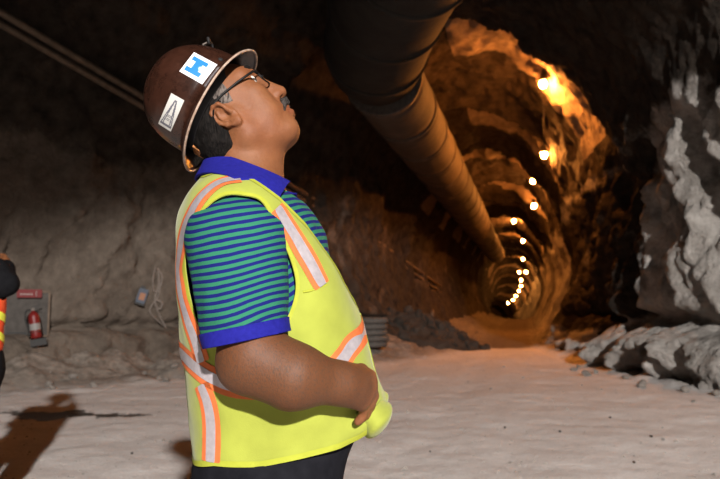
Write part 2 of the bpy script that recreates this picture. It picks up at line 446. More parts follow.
tag(TUN['wall_right'], 'pale spalled rock wall with a dark notch above its foot, right of the tunnel')
tag(TUN['wall_left'], 'rough brown rock wall behind the man, left side of the tunnel')
tag(TUN['ceiling'], 'arched rock roof stepped in rounds and lit orange by lamps')
# the far end of the drift
ge = GRID[-1]; V = [tuple(p) for p in ge] + [(ge[:, 0].mean(), ge[0, 1]+.5, ge[:, 2].mean())]
o = mesh_obj('wall_back', V, [(k, k+1, len(V)-1) for k in range(NU-1)], ROCK); o['kind'] = 'structure'
o['label'] = 'rock face closing the far end of the tunnel'

# floor: between the wall feet, banked up against the left wall
NV = 190
v = np.linspace(-.06, 1.06, NV)[None, :]
fst = np.concatenate([np.arange(-14, 3, .4), np.arange(3, 24, .09), np.arange(24, 60, .4), np.arange(60, 141, 1.0)])
dd = fst[:, None] + 0*v
Lb = tab(CX, dd) - tab(HL, dd)*(1-tab(PI_, dd)) - .3; Rb = tab(CX, dd) + tab(HR, dd)*(1-tab(PI_, dd)) + .3
fx = Lb + (Rb-Lb)*v
dl = fx - Lb; dr = Rb - fx
fz = .028*fbm(fx*.6, dd*.6, 0*dd, 4) + .012*fbm(fx*3, dd*3, 0*dd+5, 3)
fz = fz + .5*np.clip(1-(dl-.2)/1.9, 0, 1.15)**1.5*np.clip((dd-7)/4, 0, 1)*(1+.35*fbm(fx*1.2, dd*1.2, 0*dd+2, 4))
fz = fz + .20*np.clip(1-(dr-.2)/.9, 0, 1.2)**1.6*(1+.5*fbm(fx*2, dd*2, 0*dd+8, 3))
track = np.exp(-((fx - .235*dd + 2.7)/.25)**2) + np.exp(-((fx - .235*dd + .9)/.25)**2)
fz = fz - .018*track*np.clip((dd-4)/4, 0, 1)
bank = np.clip(1.25-(dl-.2)/2.6, 0, 1)*np.clip((dd-7)/4, 0, 1) + np.clip(1.1-(dr-.2)/.8, 0, 1)*np.clip((dd-4)/4, 0, 1)
fz = fz + np.clip(bank, 0, 1)*(.12*fbm(fx*1.8, dd*1.8, 0*dd+4, 4)+.05*ridged(fx*3.1, dd*3.1, 0*dd, 3)-.06)
fz = fz + tab(ZO, dd)
fz -= .012
I = np.arange(fx.size).reshape(fx.shape)
Q = np.stack([I[:-1, :-1], I[:-1, 1:], I[1:, 1:], I[1:, :-1]], 2).reshape(-1, 4)
floor = np_mesh('floor', np.stack([fx, dd, fz], 2).reshape(-1, 3), Q, FLOOR); floor['kind'] = 'structure'; attr(floor, 'bank', np.clip(bank, 0, 1).ravel())
tag(floor, 'pale dusty floor with grit, painted darker inside the tunnel past the floodlight')
def bvh_of(o):
    me = o.data; return BVHTree.FromPolygons([v.co.copy() for v in me.vertices], [tuple(p.vertices) for p in me.polygons])
BV = {k: bvh_of(o) for k, o in TUN.items()}; BV['floor'] = bvh_of(floor)
def pick(px, py, which=('wall_right', 'ceiling', 'wall_left', 'floor')):
    o = Vector((0, 0, CAM_Z)); r = Vector(ray(px, py)).normalized(); best = None
    for k in which:
        h = BV[k].ray_cast(o, r)
        if h[0] is not None and (best is None or h[3] < best[3]): best = h
    return best
def ground(x, y):
    h = BV['floor'].ray_cast(Vector((x, y, 6)), Vector((0, 0, -1))); return h[0].z if h[0] else 0

# ------------------------------------------------------------------ tunnel lamps
def emit_mat(name, colr, strength):
    m = bpy.data.materials.new(name); m.use_nodes = True; t = m.node_tree; t.nodes.clear()
    e = t.nodes.new('ShaderNodeEmission'); e.inputs[0].default_value = (*colr, 1); e.inputs[1].default_value = strength
    o = t.nodes.new('ShaderNodeOutputMaterial'); t.links.new(e.outputs[0], o.inputs[0]); return m
SODIUM = emit_mat('sodium_bulb_glow', (1.0, .31, .05), 1900)
SODIUM_FAR = emit_mat('sodium_bulb_glow_far', (1.0, .36, .07), 260)
DARKMETAL = noisy_mat('grimy_metal', (.06, .05, .045), (.12, .10, .085), 14, .55, .6)
CABLE = new_mat('black_cable', (.03, .028, .026), .6)
LAMPS = [(543, 84, 16), (544, 155, 23.6), (533, 181, 28.7), (534, 206, 36), (514, 221, 42.7), (523, 241, 56),
         (523, 259, 66), (519, 272, 78), (526, 272, 80), (521, 280, 88), (521, 286, 96), (519, 291, 104), (516, 296, 112), (513, 300, 119), (508, 303, 125)]
ORD = ['nearest and highest', 'second', 'third', 'fourth', 'fifth', 'sixth', 'seventh', 'eighth', 'ninth', 'tenth', 'eleventh', 'twelfth', 'thirteenth', 'fourteenth', 'farthest and lowest']
bV, bF = lathe([(.0001, -.085), (.04, -.075), (.065, -.045), (.075, 0), (.065, .045), (.04, .075), (.035, .11)], 16)
hV, hF = lathe([(.105, .06), (.12, .08), (.08, .13), (.05, .15), (.05, .22), (.0001, .23)], 16)
lamp_mesh = {}
anchor = []
for n, (px, py, Y) in enumerate(LAMPS):
    p = P(px, py, Y); hh_ = pick(px, py, ('ceiling', 'wall_right', 'wall_left'))
    if n < 8 and hh_ is not None:
        dr_ = Vector(ray(px, py)).normalized(); s_ = min(.34/max(abs(dr_.dot(hh_[1])), .12), 2.2); q_ = hh_[0] - dr_*s_
        print('LAMP', n, Y, 'hit', tuple(round(c, 2) for c in hh_[0]), 'at', tuple(round(c, 2) for c in q_)); p = np.array(q_)
    big = 1.25 if Y < 30 else 1.5 if Y < 60 else 2.0
    e = empty('tunnel_lamp', p)
    word = ORD[n]
    tag(e, f'glowing orange tunnel lamp, {word} of the row under the roof' if n in (0, 14) else f'glowing orange tunnel lamp, {word} from the near end of the row', 'lamp', 'row of orange tunnel lamps')
    for nm, vv, ff, mt in (('bulb', bV, bF, SODIUM if n < 6 else SODIUM_FAR), ('hood', hV, hF, DARKMETAL)):
        key = (nm, n < 6)
        if key not in lamp_mesh:
            c = mesh_obj(nm, vv, ff, mt, e); lamp_mesh[key] = c.data
        else:
            c = bpy.data.objects.new(nm, lamp_mesh[key]); col.objects.link(c); c.parent = e
        c.scale = (big,)*3
    h = BV['ceiling'].ray_cast(Vector(p)+Vector((0, 0, .3)), Vector((0, 0, 1)))
    top = h[0].z if h[0] is not None and h[0].z - p[2] < 3 else p[2]+.8
    c = tube_obj('hanger', [(0, 0, .2), (.01, .02, (top-p[2])*.6), (0, 0, top-p[2]+.02)], .012, CABLE, e, 6)
    anchor.append(np.array([p[0], p[1], top-.04]))

# ------------------------------------------------------------------ ventilation duct along the left of the crown
DUCT = noisy_mat('dusty_vent_duct', (.055, .044, .037), (.10, .078, .062), 3, .75, .1, .3, .5, .02, 9)
BAG = noisy_mat('black_vent_bag', (.018, .015, .013), (.032, .027, .023), 3, .8, 0, .2, .4, .02, 9)
duct = empty('ventilation_duct', (0, 0, 0))
tag(duct, 'large dark ventilation duct hung along the left of the tunnel roof', 'duct')
def duct_axis(d): return np.array([.55 + .238*(d-14), d, 5.72])
seams = np.concatenate([np.arange(13.6, 40, 2.2), np.arange(40, 70, 5)])
for a, b in zip(seams[:-1], seams[1:]):
    pts = [duct_axis(a + (b-a)*t) for t in np.linspace(0, 1, 7)]
    r = [.76, .785, .775, .77, .775, .785, .76]
    tube_obj('duct_section', pts, r, DUCT, duct, 40)
    ring = [duct_axis(a-.05), duct_axis(a-.04), duct_axis(a+.04), duct_axis(a+.05)]
    tube_obj('coupling_band', ring, [.76, .80, .80, .76], DARKMETAL, duct, 40)
    h = BV['ceiling'].ray_cast(Vector(duct_axis((a+b)/2))+Vector((0, 0, .5)), Vector((0, 0, 1)))
# the wider near run that bends toward the chamber
A0 = duct_axis(13.75); pts = [A0, A0+np.array([-.02, -.35, .06])]
bend = [A0 + np.array([-.02, -.3, .12])]
for t in np.linspace(.12, 1, 12): bend.append(A0 + np.array([-.22+.45*t*t*2.0, -6.4*t, .16+.35*t]))
nearrun = tube_obj('wide_duct_section', bend, [.78, .90] + [.95]*(len(bend)-2), BAG, duct, 44)
for t in (2, 5, 8, 11):
    q = bend[t]; dirn = bend[min(t+1, len(bend)-1)]-bend[t-1]; dirn = dirn/np.linalg.norm(dirn)
    tube_obj('coupling_band', [q-dirn*.05, q-dirn*.04, q+dirn*.04, q+dirn*.05], [.95, .985, .985, .95], BAG, duct, 44)
for d in (15.8, 20.2, 24.6, 29, 33.4, 37.8):
    c = duct_axis(d); h = BV['ceiling'].ray_cast(Vector(c), Vector((0, 0, 1)))
    if h[0] is not None: tube_obj('hanger', [c+[0, 0, .76], (h[0].x, h[0].y, max(h[0].z, c[2]+.8)+.03)], .012, DARKMETAL, duct, 6)

# ------------------------------------------------------------------ pipes along the left wall
PIPE = noisy_mat('rusty_service_pipe', (.12, .085, .06), (.20, .145, .105), 8, .7, .3)
def wall_run(name, pix, rad, label, off=.10):
    pts = []
    for (px, py) in pix:
        h = pick(px, py, ('wall_left', 'ceiling'))
        q = np.array(h[0]); pts.append(q - ray(px, py)*off)
    pts = np.array(pts)
    for _ in range(6): pts[1:-1] = .25*pts[:-2] + .5*pts[1:-1] + .25*pts[2:]
    o = tube_obj(name, smooth_line(pts, 50), rad, PIPE, None, 10)
    return tag(o, label, 'pipe', 'service pipes on the left wall')
def along(y0, y1): return [(t, y0 + (y1-y0)*t/145.0) for t in np.linspace(-30, 330, 16)]
wall_run('service_pipe', along(12, 98)+[(380,233),(440,286)], .055, 'upper rusty pipe running along the dark left wall', .30)
wall_run('service_pipe', along(24, 108)+[(380,242),(440,292)], .05, 'lower rusty pipe running along the dark left wall', .30)
# ------------------------------------------------------------------ the man in the foreground
Y0 = 1.55                                   # his mid-plane (he stands side-on)
def xz(px, py, Y=Y0): q = P(px, py, Y); return np.array([q[0], q[2]])
TROWS = [(160, 216, 274, .070), (172, 213, 277, .090), (186, 206, 287, .125), (200, 196, 300, .172), (215, 190, 312, .196), (240, 185, 328, .206),
         (270, 183, 341, .208), (300, 184, 351, .206), (330, 186.5, 362, .204), (360, 189.5, 371, .202), (390, 192.5, 377, .200), (420, 195, 372, .196),
         (445, 197, 360, .192), (470, 199, 350, .188), (500, 200, 346, .186)]
_tz = []; _tb = []; _tf = []; _tw = []
for py, b, f, w in TROWS:
    B, Fp = xz(b, py), xz(f, py); _tz.append((B[1]+Fp[1])/2); _tb.append(B[0]); _tf.append(Fp[0]); _tw.append(w)
_o = np.argsort(_tz); _tz = np.array(_tz)[_o]; _tb = np.array(_tb)[_o]; _tf = np.array(_tf)[_o]; _tw = np.array(_tw)[_o]
_zf = np.linspace(_tz[0], _tz[-1], 200)
def _sm(t):
    v = np.interp(_zf, _tz, t); p = np.pad(v, 8, mode='edge'); return np.convolve(p, np.hanning(17)/np.hanning(17).sum(), 'valid')
_tbS, _tfS, _twS = _sm(_tb), _sm(_tf), _sm(_tw)
SHX, SHZ = P(236, 222, 1.37)[[0, 2]]
NECK0 = P(249, 190, Y0)
def torso(X, Y, Z, off=0.0, shoulder=.062):
    b, f, w = np.interp(Z, _zf, _tbS), np.interp(Z, _zf, _tfS), np.interp(Z, _zf, _twS)
    xc, a = (b+f)/2, (f-b)/2 + off; w = w + off
    n = 2.35
    q = ((np.abs(X-xc)/a)**n + (np.abs(Y-Y0)/w)**n)**(1/n)
    d = (q-1)*np.minimum(a, w)*.95
    d = np.maximum(d, (Z - _zf[-1])*.9)
    # shoulder yoke
    for s in (-1, 1):
        A = np.array([NECK0[0]-.015, Y0 + s*.05, NECK0[2]-.045]); Bq = np.array([SHX, Y0 + s*.165, SHZ-.005]); ab = Bq-A
        t = np.clip(((X-A[0])*ab[0] + (Y-A[1])*ab[1] + (Z-A[2])*ab[2])/(ab@ab), 0, 1)
        c = np.sqrt((X-A[0]-t*ab[0])**2 + (Y-A[1]-t*ab[1])**2 + (Z-A[2]-t*ab[2])**2) - (shoulder + off + .012*t)
        d = smin(d, c, .07)
    return d
def torso_hit(px, py, off=0.0):
    r = ray(px, py); r = r/np.linalg.norm(r); t = .9
    for _ in range(400):
        q = np.array([0, 0, CAM_Z]) + r*t
        d = float(torso(q[0], q[1], q[2], off))
        if d < .0006 or t > 1.75: break
        t += max(min(d*.6, .02), .0008)
    if t > 1.7:                              # grazes past the silhouette: use the mid-plane
        return P(px, py, Y0)
    return q

# head frame: pitched back, looking up along the tunnel roof
HP = math.radians(38); HFW = np.array([math.cos(HP), 0, math.sin(HP)]); HUP = np.array([-math.sin(HP), 0, math.cos(HP)])
HO = P(235, 124, Y0); HR_ = np.stack([HFW, [0, 1, 0], HUP])
def hd(f, y, u): return HO + f*HFW + np.array([0, y, 0]) + u*HUP

def axis(segs):
    out = []
    for a, b, st_ in segs: out.append(np.arange(a, b, st_))
    return np.concatenate(out)
SK = dict()
ELB = P(252, 361, 1.275); SHO = np.array([SHX, 1.385, SHZ]); MIDF = P(292, 376, 1.27); WRI = P(338, 383, 1.315); KNU = P(362, 389, 1.35)
mir = lambda p: np.array([p[0], 2*Y0 - p[1], p[2]])
HIPZ, ANKX = .92, -.215

def build_body():
    S = Sdf(axis([(-.52, -.42, .005), (-.42, -.10, .0024), (-.10, .13, .0045)]),
            axis([(1.16, 1.42, .0045), (1.42, 1.69, .003), (1.69, 1.95, .006)]),
            axis([(-.02, .12, .009), (.12, .86, .014), (.86, 1.46, .0046), (1.46, 1.83, .0024)]))
    # trunk and legs, a little inside the clothes
    S.apply(lambda X, Y, Z: np.maximum(torso(X, Y, Z, -.022 - .02*np.clip((1.12-Z)*8, 0, 1)), (.88-Z)), (-.5, 1.2, .84), (.12, 1.9, 1.62), .02)
    for s in (-1, 1):
        yl = Y0 + s*.095
        S.ell((-.195, Y0+s*.07, .90), (.135, .11, .12), None, .06)
        S.cone((-.195, yl, .88), (-.19, yl+s*.01, .49), .088, .058, .04); S.cone((-.19, yl+s*.01, .49), (ANKX, yl+s*.02, .10), .058, .038, .03)
        S.ell((-.21, yl+s*.01, .36), (.058, .052, .11), None, .03)
        S.cone((ANKX-.03, yl+s*.02, .06), (ANKX+.13, yl+s*.03, .045), .036, .03, .03)
    # neck
    S.cone(hd(-.006, 0, -.03), NECK0 + [0, 0, -.03], .070, .078, .03)
    S.cone(hd(.030, 0, -.075), P(253, 188, Y0), .040, .044, .05)
    # skull and face
    S.ell(hd(.000, 0, .045), (.100, .077, .092), HR_, .02)
    S.ell(hd(.040, 0, .035), (.062, .064, .082), HR_, .03)
    S.ell(hd(.048, 0, -.040), (.058, .056, .056), HR_, .03)
    S.ell(hd(.046, 0, -.078), (.036, .042, .026), HR_, .03)          # fullness under the jaw
    S.cone(hd(.0905, -.011, -.083), hd(.0905, .011, -.083), .0205, .0205, .022)   # chin
    for s in (-1, 1):
        S.cone(hd(.008, s*.056, -.052), hd(.076, s*.022, -.088), .021, .019, .03)
        S.cone(hd(.012, s*.062, -.008), hd(.008, s*.056, -.052), .016, .021, .03)
        S.ell(hd(.070, s*.043, .014), (.026, .022, .019), HR_, .025)
        S.ell(hd(.064, s*.040, -.030), (.032, .024, .034), HR_, .03)
        S.cone(hd(.091, s*.012, .068), hd(.076, s*.046, .066), .0125, .010, .018)   # brow
    S.ell(hd(.086, 0, -.040), (.030, .030, .030), HR_, .025)
    # eye sockets, nose
    for s in (-1, 1):
        S.ell(hd(.104, s*.033, .044), (.020, .019, .0125), HR_, .014, True)
        S.ell(hd(.0845, s*.032, .044), (.0125, .0145, .0122), HR_, .006)             # lids over the eyeball
    S.cone(hd(.096, 0, .052), hd(.1250, 0, -.004), .0095, .0142, .014)
    S.cone(hd(.094, 0, .050), hd(.108, 0, .000), .012, .017, .012)
    for s in (-1, 1):
        S.ell(hd(.1135, s*.0125, -.008), (.0125, .0085, .0095), HR_, .006)
        S.ell(hd(.1185, s*.0085, -.0185), (.0065, .0042, .0065), HR_, .003, True)
    # lips
    S.cone(hd(.1130, -.012, -.0425), hd(.1130, .012, -.0425), .0068, .0068, .008)
    S.cone(hd(.1010, -.024, -.050), hd(.1135, -.010, -.0585), .005, .0075, .008); S.cone(hd(.1010, .024, -.050), hd(.1135, .010, -.0585), .005, .0075, .008)
    S.cone(hd(.1135, -.010, -.0585), hd(.1135, .010, -.0585), .0080, .0080, .006)
    S.cone(hd(.122, -.020, -.0505), hd(.122, .020, -.0505), .0028, .0028, .003, True)
    for s in (-1, 1):
        S.cone(hd(.106, s*.028, -.050), hd(.122, s*.016, -.0505), .0022, .0022, .003, True)
        # crease from the nose wing past the mouth
        S.cone(hd(.108, s*.026, -.012), hd(.092, s*.040, -.052), .002, .0022, .006, True)
    # ears
    for s in (-1, 1):
        er = math.radians(20)
        ax_f = math.cos(er)*HFW + math.sin(er)*HUP; ax_u = -math.sin(er)*HFW + math.cos(er)*HUP
        nrm = np.array([0, s, 0])*.92 - HFW*.38; nrm /= np.linalg.norm(nrm)
        ax_f2 = ax_f - nrm*(ax_f@nrm); ax_f2 /= np.linalg.norm(ax_f2); ax_u2 = np.cross(nrm, ax_f2)
        if ax_u2@HUP < 0: ax_u2 = -ax_u2
        c = hd(-.006, s*.085, .000); ep = lambda a, b, n=0: c + a*ax_f2 + b*ax_u2 + n*nrm
        S.ell(ep(0, 0, -.004), (.0225, .036, .0065), np.stack([ax_f2, ax_u2, nrm]), .006)
        rim = [(.016, .012), (.014, .026), (.002, .034), (-.012, .031), (-.020, .018), (-.021, .002), (-.016, -.014), (-.006, -.026)]
        for (a0, b0), (a1, b1) in zip(rim[:-1], rim[1:]): S.cone(ep(a0, b0, .003), ep(a1, b1, .003), .0042, .0042, .004)
        S.ell(ep(.003, -.028, 0), (.0105, .0115, .0060), np.stack([ax_f2, ax_u2, nrm]), .006)
        for (a0, b0), (a1, b1) in zip([(-.004, .020), (-.011, .008), (-.009, -.008)], [(-.011, .008), (-.009, -.008), (0, -.016)]): S.cone(ep(a0, b0, .002), ep(a1, b1, .002), .0032, .0032, .004)
        S.ell(ep(.003, -.002, .006), (.0085, .0115, .0085), np.stack([ax_f2, ax_u2, nrm]), .004, True)
        S.ell(ep(-.0155, .012, .006), (.0022, .013, .004), np.stack([ax_f2, ax_u2, nrm]), .002, True)
        S.cone(ep(.014, -.006, .002), ep(.014, .004, .002), .0045, .0045, .005)
    # arms: upper arm, elbow, heavy forearm, wrist, hand with five fingers
    for m_ in (lambda p: np.asarray(p, float), mir):
        S.cone(m_(SHO+[0,.01,-.02]), m_(ELB + [.0, 0, .02]), .064, .057, .03); S.cone(m_(ELB), m_(ELB), .056, .056, .03)
        S.cone(m_(ELB + [.01, 0, 0]), m_(MIDF), .052, .0555, .03); S.cone(m_(MIDF), m_(WRI), .0555, .0385, .03)
        S.cone(m_(ELB + [-.022, .0, -.014]), m_(ELB + [.02, 0, -.02]), .031, .034, .03)
        # hand frame: fingers run forward and down into the pocket, palm on the belly
        fw = KNU - WRI; fw /= np.linalg.norm(fw); dn = np.array([.25, .18, -.95]); dn -= fw*(dn@fw); dn /= np.linalg.norm(dn)
        S.cone(m_(WRI), m_(WRI + fw*.035), .036, .033, .02)
        up = -dn
        base = WRI + fw*.055
        for q, (o_, L, r) in enumerate(((.024, .070, .0098), (.008, .078, .0102), (-.009, .074, .0098), (-.025, .058, .0088))):
            k0 = base + up*o_ + fw*(.018 - .006*abs(q-1)); S.cone(m_(WRI + fw*.012 + up*o_*.55), m_(k0), .019, .0155, .018)
            inw = np.array([-.1, 1.0, 0])
            d1 = fw*.50 + dn*.42 + inw*.52; d1 /= np.linalg.norm(d1); d2_ = dn*.8 + inw*.45 - fw*.05; d2_ /= np.linalg.norm(d2_)
            k1 = k0 + d1*L*.5; k2 = k1 + d2_*L*.32; k3 = k2 + (d2_*.8 - fw*.5)*L*.22
            S.cone(m_(k0), m_(k1), r+.0025, r+.0008, .007); S.cone(m_(k1), m_(k2), r+.0006, r, .004); S.cone(m_(k2), m_(k3), r, r-.001, .004)
        t0 = WRI + fw*.02 + up*.022; t1 = t0 + fw*.028 + up*.010 + np.array([0, .022, 0]); t2 = t1 + fw*.028 + np.array([0, .018, -.006])
        S.cone(m_(t0), m_(t1), .017, .0125, .012); S.cone(m_(t1), m_(t2), .012, .010, .006)
    return S.mesh()
def skin_material(name, tone):
    m = new_mat(name, tone, .6, 0, .3); k = NT(m); co = k.coord()
    a = tuple(c*.80 for c in tone); b = tuple(min(1, c*1.12) for c in tone)
    c = k.ramp(k.noise(38, 6, .6, co), [(.3, a), (.7, b)])
    c = k.mix(.35, c, k.ramp(k.noise(11, 4, .5, co), [(.35, (tone[0]*.92, tone[1]*.66, tone[2]*.58)), (.65, tone)]))
    at = k.n('ShaderNodeAttribute', attribute_name='lip'); c = k.mix(at.outputs['Fac'], c, (tone[0]*.82, tone[1]*.66, tone[2]*.66))
    at2 = k.n('ShaderNodeAttribute', attribute_name='arm')
    mp = k.n('ShaderNodeMapping'); mp.inputs['Scale'].default_value = (1, 1, .35); mp.inputs['Rotation'].default_value = (0, .5, 0); k.l(co, mp.inputs[0])
    hair = k.noise(520, 2, .5, mp.outputs[0])
    hf = k.math('MULTIPLY', at2.outputs['Fac'], k.math('GREATER_THAN', hair, .55))
    c = k.mix(k.math('MULTIPLY', at2.outputs['Fac'], .75), c, (.082, .030, .011))
    c = k.mix(k.math('MULTIPLY', hf, .6), c, (.05, .03, .02))
    k.color(c); k.b.inputs['Subsurface Weight'].default_value = .08; k.b.inputs['Subsurface Radius'].default_value = (.012, .005, .003); k.b.inputs['Subsurface Scale'].default_value = .5
    k.bump(k.math('ADD', k.noise(55, 6, .65, co), k.math('MULTIPLY', k.noise(240, 3, .6, co), .3)), .35, .004)
    return m
SKIN = skin_material('tanned_skin', (.175, .066, .025))
Vb, Qb = build_body()
man = np_mesh('person', Vb, Qb, SKIN)
tag(man, 'man in brown hard hat and lime safety vest, looking up, hand in vest pocket', 'person')
dlip = np.minimum(polyline_dist(Vb, np.array([hd(.116, -.020, -.043), hd(.118, 0, -.0425), hd(.116, .02, -.043)])), polyline_dist(Vb, np.array([hd(.112, -.02, -.057), hd(.118, 0, -.0585), hd(.112, .02, -.057)])))
attr(man, 'lip', np.clip((.0105-dlip)/.004, 0, 1))
rel_a = np.minimum(polyline_dist(Vb, np.array([ELB, MIDF, WRI])), polyline_dist(Vb, np.array([mir(ELB), mir(MIDF), mir(WRI)])))
attr(man, 'arm', np.clip((.085-rel_a)/.02, 0, 1))

def biggest(V, T):
    """largest connected piece of a triangle mesh"""
    if len(T) == 0: return V, T
    lab = np.arange(len(V))
    while True:
        mn = lab[T].min(1); new = lab.copy()
        for k in range(3): np.minimum.at(new, T[:, k], mn)
        new = new[new]
        if (new == lab).all(): break
        lab = new
    ids, cn = np.unique(lab[T[:, 0]], return_counts=True); T = T[lab[T[:, 0]] == ids[np.argmax(cn)]]
    used = np.unique(T); mp = np.full(len(V), -1); mp[used] = np.arange(len(used)); return V[used], mp[T]
def grid_for(lo, hi, h): return Sdf(*[np.arange(a, b, h) for a, b in zip(lo, hi)])
def wr(X, Y, Z, a, s, seed=0):               # soft cloth wrinkles
    return a*perlin(X*s+seed, Y*s, Z*s*1.0) + a*.5*perlin(X*s*2.1, Y*s*2.1+seed, Z*s*2.1)
LO, HI = (-.50, 1.25, .86), (.12, 1.87, 1.62)

# --- trousers and boots
TROU = noisy_mat('black_trousers_cloth', (.006, .006, .008), (.011, .011, .014), 30, .9, 0, .05, .3, .002)
S = grid_for((-.45, 1.28, .02), (.08, 1.83, 1.10), .0085)
S.apply(lambda X, Y, Z: np.maximum(torso(X, Y, Z, -.017), np.maximum(.86-Z, Z-1.07)), (-.45, 1.28, .8), (.08, 1.83, 1.1), .02)
for s in (-1, 1):
    yl = Y0 + s*.095
    S.ell((-.195, Y0+s*.075, .90), (.145, .100, .11), None, .05)
    S.cone((-.195, yl, .86), (-.195, yl+s*.01, .49), .108, .088, .05); S.cone((-.195, yl+s*.01, .49), (ANKX, yl+s*.02, .10), .088, .075, .04)
S.F += wr(S.ax[0][:, None, None], S.ax[1][None, :, None], S.ax[2][None, None, :], .0025, 9, 3).astype(np.float32)
V, Q = S.mesh(); V, T = clip(V, tri(Q), .075 - V[:, 2]); V, T = clip(V, T, V[:, 2]-1.05)
np_mesh('trousers', V, T, TROU, man)
BOOT = noisy_mat('dusty_leather_boot', (.07, .05, .035), (.13, .10, .075), 18, .7)
for s in (-1, 1):
    S = grid_for((-.40, Y0+s*.115-.09, -.02), (.02, Y0+s*.115+.09, .18), .006)
    yl = Y0 + s*.12
    S.cone((ANKX-.035, yl, .10), (ANKX-.03, yl, .16), .052, .052, .03); S.cone((ANKX-.045, yl, .048), (ANKX+.135, yl+s*.012, .045), .047, .048, .04)
    S.F = -smin(-S.F, (S.ax[2][None, None, :]-.004).astype(np.float32)+0*S.F, .01)
    V, Q = S.mesh(); np_mesh('boot', V, Q, BOOT, man)

# --- polo shirt
def shirt_material():
    m = new_mat('striped_polo_knit', (.1, .4, .3), .9, 0, .15); k = NT(m)
    at = k.n('ShaderNodeAttribute', attribute_name='stripe')
    w = k.math('ADD', at.outputs['Fac'], k.math('MULTIPLY', k.math('SUBTRACT', k.noise(22, 3), .5), .22))
    f = k.math('PINGPONG', w, .5)
    mr = k.n('ShaderNodeMapRange', interpolation_type='SMOOTHSTEP', i_1=.225, i_2=.285); k.l(f, mr.inputs[0])
    k.color(k.mix(mr.outputs[0], (.022, .145, .080), (.006, .010, .105)))
    k.bump(k.noise(500, 2), .25, .002); return m
POLO = shirt_material()
BLUE = noisy_mat('royal_blue_knit', (.008, .008, .15), (.012, .012, .20), 120, .88, 0, .15, .3, .002, 500)
S = grid_for(LO, HI, .0055)
S.apply(lambda X, Y, Z: torso(X, Y, Z, -.011) - .016*np.clip((X-NECK0[0]-.03)/.05, 0, 1)*np.clip((Z-1.36)/.05, 0, 1)*np.clip(1-np.abs(Y-Y0)/.15, 0, 1), LO, HI, 0)
S.F += wr(S.ax[0][:, None, None], S.ax[1][None, :, None], S.ax[2][None, None, :], .003, 14, 8).astype(np.float32)
V, Q = S.mesh(); T = tri(Q)
def neckcut(V, pts, Y=Y0):
    """negative below a curve given in side elevation"""
    q = np.array([xz(*p, Y) for p in pts]); return V[:, 2] - np.interp(V[:, 0], q[:, 0], q[:, 1])
V, T = clip(V, T, neckcut(V, [(180, 165), (214, 160), (240, 167), (270, 183), (290, 193), (340, 215)], 1.47)); V, T = clip(V, T, 1.03-V[:, 2])
polo = np_mesh('polo_shirt', V, T, POLO, man); solidify(polo, .0025)
polo['label'] = 'green and blue striped polo shirt with royal blue collar'
attr(polo, 'stripe', (V[:, 2]*.80 - (V[:, 0])*.55)/.0150)
HEM0 = P(245, 341, 1.21)
for mm, far in ((lambda p: np.asarray(p, float), False), (mir, True)):
    A, B = mm(P(237, 240, 1.375)), mm(ELB + np.array([-.008, 0, .012]))
    lo = np.minimum(A, B)-.14; hi = np.maximum(A, B)+.14
    S = grid_for(lo, hi, .0045)
    ab = B-A; L2 = ab@ab; side = -1 if not far else 1
    def slv(X, Y, Z):
        t = np.clip(((X-A[0])*ab[0] + (Y-A[1])*ab[1] + (Z-A[2])*ab[2])/L2, 0, 1)
        dx, dy, dz = X-A[0]-t*ab[0], Y-A[1]-t*ab[1], Z-A[2]-t*ab[2]
        rx = 1.0/(1.14-.10*t)
        return np.sqrt((dx*rx)**2 + (dy*.92)**2 + dz*dz) - (.090 - .019*t)
    S.apply(slv, lo-1, hi+1, 0)
    X, Yg, Z = S.ax[0][:, None, None], S.ax[1][None, :, None], S.ax[2][None, None, :]
    S.F += (wr(X, Yg, Z, .0035, 12, 1) + .0025*np.sin((Z*1.0+X*.6)*95 + 3*perlin(X*9, Yg*9, Z*6))*np.clip((1.28-Z)*6, 0, 1)).astype(np.float32)
    V, Q = S.mesh(); T = tri(Q)
    hn = np.array([.20, 0, -.98]); hem = mm(HEM0)
    ghem = (V-hem)@hn
    V1, T1 = clip(V, T, ghem + .026)
    g_in = (V1[:, 1]-(Y0+side*.09))*(-side)
    V1, T1 = clip(V1, T1, g_in)
    sl = np_mesh('sleeve', V1, T1, POLO, polo); solidify(sl, .0025)
    bow = .010*np.clip(1-((V1[:, 0]-A[0])/.11)**2, 0, 1)
    attr(sl, 'stripe', ((V1-A)@hn - bow*1.5 + .02*perlin(V1[:, 0]*7, V1[:, 1]*7, V1[:, 2]*5)*.5)/.0138)
    V2, T2 = clip(V, T, ghem); V2, T2 = clip(V2, T2, -((V2-hem)@hn + .026))
    nb = V2 - (A + (((V2-A)@ab)/L2)[:, None]*ab); nb /= np.linalg.norm(nb, axis=1)[:, None]
    bd = np_mesh('sleeve_band', V2 + nb*.001, T2, BLUE, polo); solidify(bd, .0035, 0)
